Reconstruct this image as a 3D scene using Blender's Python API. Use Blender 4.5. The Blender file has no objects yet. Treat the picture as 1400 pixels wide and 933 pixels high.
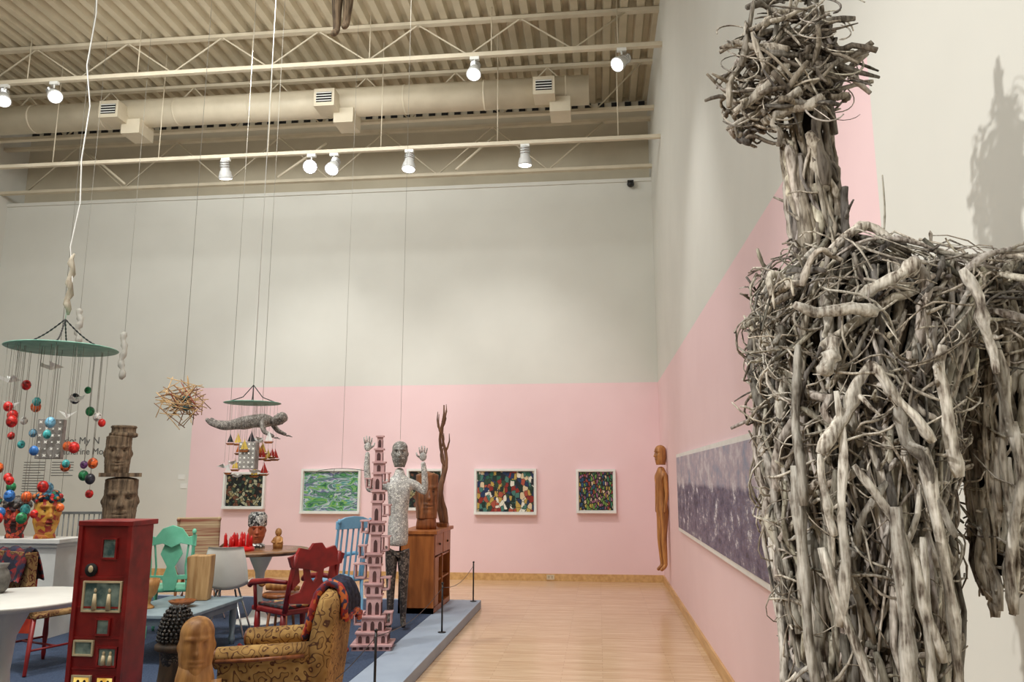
import bpy, math, random
from mathutils import Vector, Matrix, Euler
random.seed(7)
R=random.random
def U(a,b): return a+(b-a)*R()
S=bpy.context.scene
COL=S.collection
def lin(c):
    r=[]
    for x in c[:3]:
        x=x/255.0
        r.append(x/12.92 if x<=.04045 else ((x+.055)/1.055)**2.4)
    return (r[0],r[1],r[2],1)
# ---------------------------------------------------------------- materials
MC={}
def newmat(name):
    m=bpy.data.materials.new(name); m.use_nodes=True
    nt=m.node_tree; b=nt.nodes['Principled BSDF']
    return m,nt,b
def N(nt,t,**k):
    n=nt.nodes.new(t)
    for a,v in k.items(): setattr(n,a,v)
    return n
def coords(nt,scale=(1,1,1),rot=(0,0,0),kind='Object'):
    tc=N(nt,'ShaderNodeTexCoord'); mp=N(nt,'ShaderNodeMapping')
    mp.inputs['Scale'].default_value=scale; mp.inputs['Rotation'].default_value=rot
    nt.links.new(tc.outputs[kind],mp.inputs[0]); return mp.outputs[0]
def ramp(nt,fac,stops,interp='LINEAR'):
    r=N(nt,'ShaderNodeValToRGB'); r.color_ramp.interpolation=interp
    e=r.color_ramp.elements
    while len(e)<len(stops): e.new(.5)
    for i,(p,c) in enumerate(stops):
        e[i].position=p; e[i].color=lin(c)
    nt.links.new(fac,r.inputs[0]); return r.outputs[0]
def bump(nt,b,h,strength=.3,dist=.01):
    n=N(nt,'ShaderNodeBump'); n.inputs['Strength'].default_value=strength; n.inputs['Distance'].default_value=dist
    nt.links.new(h,n.inputs['Height']); nt.links.new(n.outputs[0],b.inputs['Normal'])
def mat(name,c1,c2=None,rough=.6,metal=0,scale=8,st=(1,1,1),bmp=0,emit=0,lo=.35,hi=.65,detail=4):
    if name in MC: return MC[name]
    m,nt,b=newmat(name)
    if c2 is None: c2=tuple(x*.86 for x in c1)
    co=coords(nt,st)
    no=N(nt,'ShaderNodeTexNoise'); no.inputs['Scale'].default_value=scale; no.inputs['Detail'].default_value=detail
    nt.links.new(co,no.inputs['Vector'])
    col=ramp(nt,no.outputs[0],[(lo,c2),(hi,c1)])
    nt.links.new(col,b.inputs['Base Color'])
    b.inputs['Roughness'].default_value=rough; b.inputs['Metallic'].default_value=metal
    if bmp: bump(nt,b,no.outputs[0],bmp,.01)
    if emit:
        nt.links.new(col,b.inputs['Emission Color']); b.inputs['Emission Strength'].default_value=emit
    MC[name]=m; return m
def wood(name,c1,c2,rough=.45,scale=3,axis='z',bmp=.2,k=9):
    if name in MC: return MC[name]
    st={'z':(k,k,1),'x':(1,k,k),'y':(k,1,k)}[axis]
    return mat(name,c1,c2,rough,0,scale,st,bmp)
def voro(name,pal,scale=10,edge=None,rough=.6,st=(1,1,1),metal=0,metric='EUCLIDEAN',ew=.04,bmp=0,rot=(0,0,0)):
    if name in MC: return MC[name]
    m,nt,b=newmat(name); co=coords(nt,st,rot)
    v=N(nt,'ShaderNodeTexVoronoi',distance=metric); v.inputs['Scale'].default_value=scale
    nt.links.new(co,v.inputs['Vector'])
    sp=N(nt,'ShaderNodeSeparateColor'); nt.links.new(v.outputs['Color'],sp.inputs[0])
    col=ramp(nt,sp.outputs[0],[(i/len(pal),c) for i,c in enumerate(pal)],'CONSTANT')
    if edge:
        e=N(nt,'ShaderNodeTexVoronoi',feature='DISTANCE_TO_EDGE'); e.inputs['Scale'].default_value=scale
        nt.links.new(co,e.inputs['Vector'])
        lt=N(nt,'ShaderNodeMath',operation='LESS_THAN'); lt.inputs[1].default_value=ew
        nt.links.new(e.outputs['Distance'],lt.inputs[0])
        mx=N(nt,'ShaderNodeMix',data_type='RGBA'); nt.links.new(lt.outputs[0],mx.inputs[0])
        nt.links.new(col,mx.inputs[6]); mx.inputs[7].default_value=lin(edge); col=mx.outputs[2]
        if bmp: bump(nt,b,e.outputs['Distance'],bmp,.01)
    nt.links.new(col,b.inputs['Base Color']); b.inputs['Roughness'].default_value=rough; b.inputs['Metallic'].default_value=metal
    MC[name]=m; return m
def contour(name,bg,line,scale=6,freq=9,width=.16,rough=.9,bg2=None):
    if name in MC: return MC[name]
    m,nt,b=newmat(name); co=coords(nt)
    no=N(nt,'ShaderNodeTexNoise'); no.inputs['Scale'].default_value=scale; no.inputs['Detail'].default_value=1.0
    nt.links.new(co,no.inputs['Vector'])
    mu=N(nt,'ShaderNodeMath',operation='MULTIPLY'); mu.inputs[1].default_value=freq; nt.links.new(no.outputs[0],mu.inputs[0])
    fr=N(nt,'ShaderNodeMath',operation='FRACT'); nt.links.new(mu.outputs[0],fr.inputs[0])
    col=ramp(nt,fr.outputs[0],[(0,line),(width,line),(width+.08,bg),(.75,bg2 or bg)])
    no2=N(nt,'ShaderNodeTexNoise'); no2.inputs['Scale'].default_value=7; nt.links.new(co,no2.inputs['Vector'])
    r2=ramp(nt,no2.outputs[0],[(.35,(190,180,170)),(.65,(255,255,255))])
    mx=N(nt,'ShaderNodeMix',data_type='RGBA',blend_type='MULTIPLY'); mx.inputs[0].default_value=1
    nt.links.new(col,mx.inputs[6]); nt.links.new(r2,mx.inputs[7])
    nt.links.new(mx.outputs[2],b.inputs['Base Color']); b.inputs['Roughness'].default_value=rough
    MC[name]=m; return m
def driftmat():
    m,nt,b=newmat('driftwood')
    co=coords(nt,(1,1,.16))
    no=N(nt,'ShaderNodeTexNoise'); no.inputs['Scale'].default_value=170; no.inputs['Detail'].default_value=4
    nt.links.new(co,no.inputs['Vector'])
    co2=coords(nt); n2=N(nt,'ShaderNodeTexNoise'); n2.inputs['Scale'].default_value=24; n2.inputs['Detail'].default_value=8; nt.links.new(co2,n2.inputs['Vector'])
    ad=N(nt,'ShaderNodeMath',operation='ADD'); nt.links.new(no.outputs[0],ad.inputs[0]); nt.links.new(n2.outputs[0],ad.inputs[1])
    hf=N(nt,'ShaderNodeMath',operation='MULTIPLY'); hf.inputs[1].default_value=.5; nt.links.new(ad.outputs[0],hf.inputs[0])
    c=ramp(nt,hf.outputs[0],[(.37,(86,74,64)),(.45,(158,150,140)),(.53,(202,197,188)),(.64,(228,224,217))])
    at=N(nt,'ShaderNodeAttribute',attribute_name='tint')
    mx=N(nt,'ShaderNodeMix',data_type='RGBA',blend_type='MULTIPLY'); mx.inputs[0].default_value=1
    nt.links.new(c,mx.inputs[6]); nt.links.new(at.outputs['Color'],mx.inputs[7])
    nt.links.new(mx.outputs[2],b.inputs['Base Color']); b.inputs['Roughness'].default_value=.85
    bump(nt,b,hf.outputs[0],1.0,.006); return m
DRIFT=driftmat()
M_cream=mat('wall_paint_cream',(222,221,213),(218,217,209),.85,scale=1.5)
M_pink=mat('wall_paint_pink',(242,211,213),(239,207,209),.85,scale=1.5)
M_white=mat('white_paint',(238,238,233),(230,230,225),.5)
M_deck=mat('deck_paint',(206,194,168),(194,182,156),.6,scale=3)
M_steel=mat('joist_paint',(218,207,184),(206,195,172),.5,scale=3)
M_base=wood('baseboard_oak',(218,178,122),(196,152,98),.4,2,'y')
M_black=mat('black_metal',(28,27,28),(20,20,20),.4)
M_dark=mat('dark_void',(30,28,26),(22,20,20),.9)
M_feat=mat('carved_shadow_dark',(52,38,28),(36,26,20),.8)
M_string=mat('string_fibre',(170,165,155),rough=.8)
M_chrome=mat('chrome',(200,200,200),(185,185,185),.2,1)
def floormat():
    m,nt,b=newmat('maple_floor'); co=coords(nt)
    br=N(nt,'ShaderNodeTexBrick'); br.offset=.37; br.squash=1
    br.inputs['Scale'].default_value=1; br.inputs['Brick Width'].default_value=.9; br.inputs['Row Height'].default_value=.057
    br.inputs['Mortar Size'].default_value=.0012; br.inputs['Bias'].default_value=0
    br.inputs['Color1'].default_value=lin((228,200,166)); br.inputs['Color2'].default_value=lin((214,182,146)); br.inputs['Mortar'].default_value=lin((166,132,98))
    nt.links.new(co,br.inputs['Vector'])
    co2=coords(nt,(1,14,1)); no=N(nt,'ShaderNodeTexNoise'); no.inputs['Scale'].default_value=3; nt.links.new(co2,no.inputs['Vector'])
    r=ramp(nt,no.outputs[0],[(.3,(226,218,208)),(.7,(255,255,255))])
    mx=N(nt,'ShaderNodeMix',data_type='RGBA',blend_type='MULTIPLY'); mx.inputs[0].default_value=1
    nt.links.new(br.outputs[0],mx.inputs[6]); nt.links.new(r,mx.inputs[7]); nt.links.new(mx.outputs[2],b.inputs['Base Color'])
    b.inputs['Roughness'].default_value=.2; return m
M_floor=floormat()
# ---------------------------------------------------------------- mesh builder
class MB:
    def __init__(s): s.v=[];s.f=[];s.mi=[];s.sm=[];s.t=[]
    def add(s,vs,fs,mi=0,sm=False,t=(1,1,1)):
        o=len(s.v); s.v+= [tuple(x) for x in vs]
        s.t+= t if isinstance(t,list) else [t]*len(vs)
        for f in fs: s.f.append([i+o for i in f]); s.mi.append(mi); s.sm.append(sm)
        return s
    def box(s,c,d,rot=None,mi=0):
        hx,hy,hz=d[0]/2,d[1]/2,d[2]/2
        vs=[Vector((x,y,z)) for x in(-hx,hx) for y in(-hy,hy) for z in(-hz,hz)]
        if rot: e=Euler(rot).to_matrix(); vs=[e@q for q in vs]
        vs=[q+Vector(c) for q in vs]
        return s.add(vs,[(0,1,3,2),(4,6,7,5),(0,4,5,1),(2,3,7,6),(0,2,6,4),(1,5,7,3)],mi)
    def bb(s,x0,x1,y0,y1,z0,z1,mi=0): return s.box(((x0+x1)/2,(y0+y1)/2,(z0+z1)/2),(x1-x0,y1-y0,z1-z0),None,mi)
    def tube(s,pts,rads,n=8,mi=0,t=(1,1,1),jit=0,ridge=0):
        pts=[Vector(p) for p in pts]; m=len(pts)
        if not hasattr(rads,'__len__'): rads=[rads]*m
        T=[]
        for i in range(m):
            d=(pts[min(i+1,m-1)]-pts[max(i-1,0)]); T.append(d.normalized() if d.length>1e-9 else Vector((0,0,1)))
        a=T[0].orthogonal().normalized(); vs=[]; tt=[]
        rf=[1+(U(-ridge,ridge) if ridge else 0) for _ in range(n)]
        tf=[U(.66,1.15) if ridge else 1 for _ in range(n)]
        lf=1
        for i in range(m):
            a=(a-T[i]*a.dot(T[i])); a=a.normalized() if a.length>1e-6 else T[i].orthogonal().normalized()
            b=T[i].cross(a)
            if ridge: lf=lf*.6+.4*U(.6,1.3)
            for k in range(n):
                th=2*math.pi*k/n; r=rads[i]*(1+(U(-jit,jit) if jit else 0))*rf[k]
                vs.append(pts[i]+(a*math.cos(th)+b*math.sin(th))*r)
                f=tf[k]*lf; tt.append((t[0]*f,t[1]*f,t[2]*f))
        fs=[]
        for i in range(m-1):
            for k in range(n):
                k2=(k+1)%n; fs.append((i*n+k,i*n+k2,(i+1)*n+k2,(i+1)*n+k))
        fs.append(tuple(range(n-1,-1,-1))); fs.append(tuple(range((m-1)*n,m*n)))
        return s.add(vs,fs,mi,True,tt)
    def cyl(s,p0,p1,r0,r1=None,n=12,mi=0):
        return s.tube([p0,p1],[r0,r0 if r1 is None else r1],n,mi)
    def lathe(s,prof,c=(0,0,0),n=24,mi=0,sx=1,sy=1):
        vs=[];fs=[];m=len(prof)
        for r,z in prof:
            for k in range(n):
                a=2*math.pi*k/n; vs.append((c[0]+r*sx*math.cos(a),c[1]+r*sy*math.sin(a),c[2]+z))
        for i in range(m-1):
            for k in range(n):
                k2=(k+1)%n; fs.append((i*n+k,i*n+k2,(i+1)*n+k2,(i+1)*n+k))
        fs.append(tuple(range(n-1,-1,-1))); fs.append(tuple(range((m-1)*n,m*n)))
        return s.add(vs,fs,mi,True)
    def ell(s,c,r,n=14,mi=0):
        if not hasattr(r,'__len__'): r=(r,r,r)
        pr=[(max(1e-4,math.sin(math.pi*i/n)),-math.cos(math.pi*i/n)*r[2]) for i in range(n+1)]
        return s.lathe(pr,c,n+4,mi,r[0],r[1])
    def prism(s,poly,y0,y1,mi=0):
        n=len(poly)
        vs=[(x,y0,z) for x,z in poly]+[(x,y1,z) for x,z in poly]
        fs=[tuple(range(n)),tuple(range(2*n-1,n-1,-1))]+[(i,i+n,(i+1)%n+n,(i+1)%n) for i in range(n)]
        return s.add(vs,fs,mi)
    def head(s,c,w,d,h,mi=0,n=48,mz=40,nose=1.0,feat=None,sq=0,rough=0,jaw=.66):
        """stylised carved head facing -Y : base at c"""
        g=lambda x,m,q: math.exp(-((x-m)/q)**2)
        vs=[];fs=[]
        for j in range(mz+1):
            q=j/mz
            base=(jaw+(1-jaw)*min(1,q/.30)) if q<.30 else (1.0 if q<.72 else math.sqrt(max(.0004,1-((q-.72)/.281)**2)))
            if sq and q>.72: base=max(base,min(1,(1.001-q)/.06))
            for k in range(n):
                a=2*math.pi*k/n
                aa=a if a<=math.pi else a-2*math.pi
                r=base
                r+=nose*.36*g(aa,0,.17)*g(q,.42,.055)+nose*.26*g(aa,0,.12)*g(q,.52,.09)
                r+=.14*g(abs(aa),.42,.35)*g(q,.665,.03)
                r-=.20*g(abs(aa),.46,.22)*g(q,.58,.045)
                r+=.13*g(abs(aa),.46,.13)*g(q,.57,.024)
                r+=.17*g(aa,0,.33)*(g(q,.305,.018)+g(q,.235,.018))-.05*g(aa,0,.4)*g(q,.27,.012)+.12*g(aa,0,.3)*g(q,.12,.06)
                r+=.16*g(abs(aa),1.6,.10)*g(q,.5,.09)
                r-=.10*g(abs(aa),.72,.2)*g(q,.34,.09)
                if sq: r*=1+sq*((1/(abs(math.cos(a))**4+abs(math.sin(a))**4)**.25)-1)
                if rough: r*=1+U(-rough,rough)
                vs.append((c[0]+w/2*r*math.sin(a),c[1]-d/2*r*math.cos(a),c[2]+h*q))
        for j in range(mz):
            for k in range(n):
                k2=(k+1)%n; fs.append((j*n+k,j*n+k2,(j+1)*n+k2,(j+1)*n+k))
        fs.append(tuple(range(n-1,-1,-1))); fs.append(tuple(range(mz*n,(mz+1)*n)))
        s.add(vs,fs,mi,True)
        if feat is not None:
            for sg in(-1,1):
                s.ell((c[0]+sg*.215*w,c[1]-.45*d,c[2]+.570*h),(.05*w,.035*d,.010*h),8,feat)
            s.ell((c[0],c[1]-.50*d,c[2]+.270*h),(.13*w,.045*d,.007*h),8,feat)
        return s
    def sheet(s,fn,nu,nv,th=.01,mi=0):
        P=[[Vector(fn(i/nu,j/nv)) for j in range(nv+1)] for i in range(nu+1)]
        vs=[];top=[]
        for i in range(nu+1):
            for j in range(nv+1):
                du=P[min(i+1,nu)][j]-P[max(i-1,0)][j]; dv=P[i][min(j+1,nv)]-P[i][max(j-1,0)]
                nn=du.cross(dv); nn=nn.normalized() if nn.length>1e-9 else Vector((0,0,1))
                vs.append(P[i][j]); top.append(P[i][j]+nn*th)
        o=len(vs); w=nv+1; fs=[]
        for i in range(nu):
            for j in range(nv):
                a,b,c,d=i*w+j,(i+1)*w+j,(i+1)*w+j+1,i*w+j+1
                fs.append((d,c,b,a)); fs.append((a+o,b+o,c+o,d+o))
        for i in range(nu):
            for j in (0,nv): a,b=i*w+j,(i+1)*w+j; fs.append((a,b,b+o,a+o))
        for j in range(nv):
            for i in (0,nu): a,b=i*w+j,i*w+j+1; fs.append((a,b,b+o,a+o))
        return s.add(vs+top,fs,mi,True)
    def mesh(s,name):
        me=bpy.data.meshes.new(name); me.from_pydata(s.v,[],s.f)
        me.polygons.foreach_set('material_index',s.mi); me.polygons.foreach_set('use_smooth',s.sm)
        ca=me.color_attributes.new('tint','FLOAT_COLOR','POINT')
        fl=[]
        for t in s.t: fl+=[t[0],t[1],t[2],1]
        ca.data.foreach_set('color',fl); me.update(); return me
def O(name,mb,mats,parent=None,label=None,category=None,kind=None,group=None,loc=None,rot=None,bevel=0,seg=3,sub=0):
    me=mb.mesh(name) if isinstance(mb,MB) else mb
    ob=bpy.data.objects.new(name,me); COL.objects.link(ob)
    if not isinstance(mats,(list,tuple)): mats=[mats]
    if len(me.materials)==0:
        for m in mats: me.materials.append(m)
    if parent: ob.parent=parent
    if loc: ob.location=loc
    if rot: ob.rotation_euler=rot
    if label: ob['label']=label
    if category: ob['category']=category
    if kind: ob['kind']=kind
    if group: ob['group']=group
    if bevel:
        b=ob.modifiers.new('bevel','BEVEL'); b.width=bevel; b.segments=seg; b.limit_method='ANGLE'
        for p in me.polygons: p.use_smooth=False
    if sub:
        b=ob.modifiers.new('sub','SUBSURF'); b.levels=sub; b.render_levels=sub
    return ob
def T(name,loc,rz,label,category,group=None,scale=None):
    e=bpy.data.objects.new(name,None); e.empty_display_size=.1; COL.objects.link(e)
    e.location=loc; e.rotation_euler=(0,0,math.radians(rz)); e['label']=label; e['category']=category
    if group: e['group']=group
    if scale: e.scale=(scale,)*3
    return e
def struct(name,mb,mats,label): return O(name,mb,mats,label=label,kind='structure')
def skin(name,verts,edges,root,mats,parent,sub=2,label=None):
    me=bpy.data.meshes.new(name); me.from_pydata([v[:3] for v in verts],edges,[])
    ob=bpy.data.objects.new(name,me); COL.objects.link(ob)
    for m in (mats if isinstance(mats,list) else [mats]): me.materials.append(m)
    md=ob.modifiers.new('skin','SKIN'); md.use_smooth_shade=True
    sv=me.skin_vertices[0].data
    for i,v in enumerate(verts):
        r=v[3]; sv[i].radius=(r,r) if not hasattr(r,'__len__') else r
        sv[i].use_root=(i==root)
    s=ob.modifiers.new('sub','SUBSURF'); s.levels=sub; s.render_levels=sub
    ob.parent=parent
    if label: ob['label']=label
    return ob
# ---------------------------------------------------------------- camera
cam=bpy.data.cameras.new('camera'); co=bpy.data.objects.new('camera',cam); COL.objects.link(co)
co.location=(0,0,1.6); co.rotation_euler=(math.radians(90+9.95),0,math.radians(6.3))
cam.sensor_width=36; cam.lens=1060/1400*36; cam.clip_start=.05; S.camera=co
S.view_settings.view_transform='Standard'
# ---------------------------------------------------------------- room
XR=.97; YB=12.56; XL=-10.75; ZC=8.15; YF=-6
struct('floor',MB().bb(XL-.1,XR+.15,YF-.1,13,-.12,0),M_floor,'light maple strip floor with a satin varnish')
w=MB(); w.bb(XL,-6.86,YB,YB+.12,0,6.5,0); w.bb(-6.86,XR,YB,YB+.12,0,3.1,1); w.bb(-6.86,XR,YB,YB+.12,3.1,6.5,0)
struct('wall_back',w,[M_cream,M_pink],'tall gallery wall, off-white above a pale pink painted band')
w=MB(); w.bb(XR,XR+.15,YF,2.65,0,ZC+.1,0); w.bb(XR,XR+.15,2.65,YB+.12,0,3.1,1); w.bb(XR,XR+.15,2.65,13.05,3.1,ZC+.1,0)
struct('wall_right',w,[M_cream,M_pink],'long off-white gallery wall with a pale pink painted band')
struct('wall_left',MB().bb(XL-.12,XL,YF,13.05,0,ZC+.1),M_cream,'plain off-white gallery wall')
struct('wall_front',MB().bb(XL-.12,XR+.15,YF-.12,YF,0,ZC+.1),M_cream,'plain off-white gallery wall behind the viewer')
M_beige=mat('building_wall_paint',(206,196,174),(198,188,166),.8,scale=2)
struct('wall_upper_back',MB().bb(XL-.12,XR+.15,12.95,13.05,6.2,ZC+.1),M_beige,'beige building wall above the gallery partition')
b=MB(); b.bb(XL,XR-.02,YB-.02,YB,0,.11); struct('baseboard_back',b,M_base,'honey-coloured wooden baseboard')
b=MB(); b.bb(XR-.02,XR,YF,YB,0,.11); struct('baseboard_right',b,M_base,'honey-coloured wooden baseboard')
pf=[];x=XL-.1;per=.235
while x<XR+.1:
    pf+=[(x,ZC),(x+.10,ZC),(x+.13,ZC+.09),(x+.205,ZC+.09)]; x+=per
vs=[(x,YF,z) for x,z in pf]+[(x,12.95,z) for x,z in pf]; n=len(pf)
c=MB(); c.add(vs,[(i,i+1,i+1+n,i+n) for i in range(n-1)])
c.bb(XL-.1,XR+.15,YF-.1,13.05,ZC+.11,ZC+.2)
struct('ceiling',c,M_deck,'corrugated metal roof deck painted beige')
c=MB(); c.bb(XL,XR,YB-.03,YB+.15,6.5,6.56); struct('trim_1',c,M_cream,'painted cap along the top of the partition wall')
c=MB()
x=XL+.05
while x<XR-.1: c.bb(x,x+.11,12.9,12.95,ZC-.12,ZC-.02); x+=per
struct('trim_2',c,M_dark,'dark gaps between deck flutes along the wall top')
o=T('wall_outlet',(-.78,YB,.03),0,'beige electrical outlet set in the baseboard','outlet')
O('cover_plate',MB().box((0,-.026,.03),(.12,.012,.075)),mat('outlet_plastic',(225,210,180)),o)
O('socket',MB().box((-.025,-.034,.03),(.022,.006,.04)),mat('outlet_socket',(190,175,150)),o)
O('socket',MB().box((.025,-.034,.03),(.022,.006,.04)),mat('outlet_socket',(190,175,150)),o)
def joist(y,z0,z1,x0=XL,x1=XR,step=.75,ph=0):
    j=T('roof_joist',((x0+x1)/2,y,z0),0,'beige-painted open-web steel roof joist under the deck','roof joist','roof joists')
    L=(x1-x0)/2; h=z1-z0
    O('bottom_chord',MB().bb(-L,L,-.045,.045,0,.05),M_steel,j)
    O('top_chord',MB().bb(-L,L,-.045,.045,h-.05,h),M_steel,j)
    P=[(-L+ph,0,.03)]; up=True; x=-L+ph+step
    while x<L: P.append((x,0,h-.03 if up else .03)); up=not up; x+=step
    O('web_bars',MB().tube(P,.016,6),M_steel,j)
joist(10.15,7.55,ZC-.01); joist(11.55,7.3,ZC-.01,ph=.3); joist(12.35,6.66,ZC-.6,step=.95,ph=.5)
joist(7.3,7.55,ZC-.01); joist(4.5,7.55,ZC-.01); joist(1.5,7.55,ZC-.01)
def track(y,z,x1=XR):
    t=T('lighting_track',((XL+x1)/2,y,z),0,'white ceiling lighting track carrying spotlights','lighting track','lighting tracks')
    L=(x1-XL)/2
    O('rail',MB().bb(-L,L,-.03,.03,0,.055),M_steel,t,bevel=.004)
    for i in range(7):
        x=-L+.6+i*(2*L-1.2)/6; O('hanger_rod',MB().cyl((x,0,.05),(x,0,ZC-z),.008,n=6),M_steel,t)
track(9.9,7.4); track(10.6,6.38)
for x0,z0,x1,z1,y in [(-2.2,6.5,-1.6,7.2,11.7),(-7.9,6.5,-8.8,7.2,11.7),(-5.2,6.5,-4.5,7.2,11.7)]:
    b=T('ceiling_brace',(x0,y,z0),0,'thin beige diagonal steel brace below the joists','brace','ceiling braces')
    O('brace_bar',MB().cyl((0,0,0),(x1-x0,.3,z1-z0),.02,n=8),M_steel,b)
d=T('air_duct',(-5.4,11.05,7.42),0,'long round beige ventilation duct with side diffusers','air duct')
m=MB(); m.cyl((-5.3,0,0),(5.36,0,0),.225,n=28)
O('duct_pipe',m,M_steel,d)
for i in range(9): x=-5+i*1.25; O('duct_seam',MB().tube([(x,0,0),(x+.03,0,0)],.231,28),M_steel,d)
for x in(-7.55,-4.05,-.70):
    q=O('diffuser',MB().bb(x+5.4-.16,x+5.4+.16,-.45,-.1,-.26,.02),M_steel,d,label='boxy beige duct diffuser')
    O('duct_collar',MB().bb(x+5.4+.07,x+5.4+.38,-.2,.2,-.42,-.18),M_steel,d)
    g=MB(); g.bb(x+5.4-.12,x+5.4+.12,-.458,-.45,-.2,-.04,0)
    for k in range(4): g.box((x+5.4,-.462,-.18+k*.042),(.24,.012,.012),(.5,0,0),1)
    O('grille',g,[M_dark,M_white],q,label='dark louvred grille')
M_lamp=mat('lamp_glow',(255,252,244),(255,250,240),emit=5)
M_house=mat('lamp_housing_white',(215,215,213),(200,200,198),.45)
M_lampb=mat('lamp_glow_blue',(225,228,255),(215,220,255),emit=40)
def spot(x,y,z,aim,hot=False):
    t=T('track_light',(x,y,z),0,'white track spotlight '+('switched on and glaring' if hot else 'with a round glowing lamp'),'spotlight','track spotlights')
    O('track_adapter',MB().box((0,0,-.022),(.13,.05,.044)).cyl((0,0,-.03),(0,0,-.12),.012,n=8),M_white,t)
    dr=(Vector(aim)).normalized()
    c=Vector((0,0,-.19)); m=MB()
    m.tube([c-dr*.16,c-dr*.15,c-dr*.05,c+dr*.0,c+dr*.03,c+dr*.10,c+dr*.13],[.04,.062,.066,.068,.085,.102,.105],24)
    O('lamp_housing',m,M_house,t)
    for k in range(3):
        O('cooling_ring',MB().tube([c-dr*(.12-.035*k),c-dr*(.11-.035*k)],[.076,.076],20),M_chrome,t)
    O('lamp_face',MB().tube([c+dr*.129,c+dr*.138,c+dr*.143],[.094,.08,.04],20),M_lampb if hot else M_lamp,t)
TZ=7.4
spot(-8.75,9.9,TZ,(.5,-.5,-1)); spot(-7.95,9.9,TZ,(.9,-.6,-.9)); spot(-1.62,9.9,TZ,(.0,-.6,-1)); spot(.42,9.9,TZ,(-.7,-.7,-.9))
TZ=6.38
spot(-5.55,10.6,TZ,(0,.3,-1)); spot(-4.2,10.6,TZ,(.25,-1,-.5),hot=True); spot(-3.85,10.6,TZ,(.0,-.7,-.9))
spot(-2.7,10.6,TZ,(0,-.2,-1)); spot(-.98,10.6,TZ,(0,.1,-1))
s=T('security_camera',(.62,YB-.001,6.45),0,'small black dome security camera high on the wall','security camera')
O('dome',MB().ell((0,-.09,-.02),(.06,.06,.055)),M_black,s); O('bracket',MB().box((0,-.05,.03),(.1,.1,.04)),M_black,s)
# ---------------------------------------------------------------- wall text
def text(name,body,loc,size,m,parent):
    c=bpy.data.curves.new(name,'FONT'); c.body=body; c.size=size; c.extrude=.002
    o=bpy.data.objects.new('tmp_text',c); COL.objects.link(o)
    bpy.context.view_layer.update()
    me=bpy.data.meshes.new_from_object(o.evaluated_get(bpy.context.evaluated_depsgraph_get()))
    bpy.data.objects.remove(o); me.materials.clear()
    ob=O(name,me,m,parent,loc=loc,rot=(math.pi/2,0,0)); return ob
M_txt=mat('text_grey',(112,112,110))
tt=T('exhibition_wall_text',(-9.25,YB-.004,1.3),0,'dark grey vinyl exhibition title and text paragraphs on the wall','wall text')
text('title_line','rado: My N',(-.05,0,.86),.17,M_txt,tt); text('title_line','Catherine Mor',(-.05,0,.68),.155,M_txt,tt)
for c0 in (-.62,-.1):
    m=MB()
    for i in range(14 if c0<-.3 else 6):
        m.box((c0+.2-(.04 if i%5==4 else 0),0,.55-i*.045),(.4-(.08 if i%5==4 else 0),.003,.010))
    O('text_paragraph',m,M_txt,tt,kind='stuff')
# ---------------------------------------------------------------- pictures
PAL=[(18,44,36),(30,92,74),(140,40,34),(70,120,110),(190,160,80),(22,30,40),(216,196,160),(44,70,52),(170,80,60),(30,50,90),(230,225,210)]
def landmat():
    m,nt,b=newmat('painting_green_landscape'); co=coords(nt,(1,1,3.0),(0,.15,0))
    no=N(nt,'ShaderNodeTexNoise'); no.inputs['Scale'].default_value=3.6; no.inputs['Detail'].default_value=3; no.inputs['Distortion'].default_value=1.0; no.inputs['Roughness'].default_value=.45
    nt.links.new(co,no.inputs['Vector'])
    mu=N(nt,'ShaderNodeMath',operation='MULTIPLY'); mu.inputs[1].default_value=3.2; nt.links.new(no.outputs[0],mu.inputs[0])
    fr=N(nt,'ShaderNodeMath',operation='FRACT'); nt.links.new(mu.outputs[0],fr.inputs[0])
    c=ramp(nt,fr.outputs[0],[(0,(40,90,70)),(.15,(70,150,90)),(.3,(150,190,100)),(.42,(60,140,140)),(.55,(200,216,206)),(.65,(124,118,170)),(.78,(60,120,84)),(.9,(130,176,150)),(1,(40,90,70))])
    nt.links.new(c,b.inputs['Base Color']); b.inputs['Roughness'].default_value=.5; return m
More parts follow.
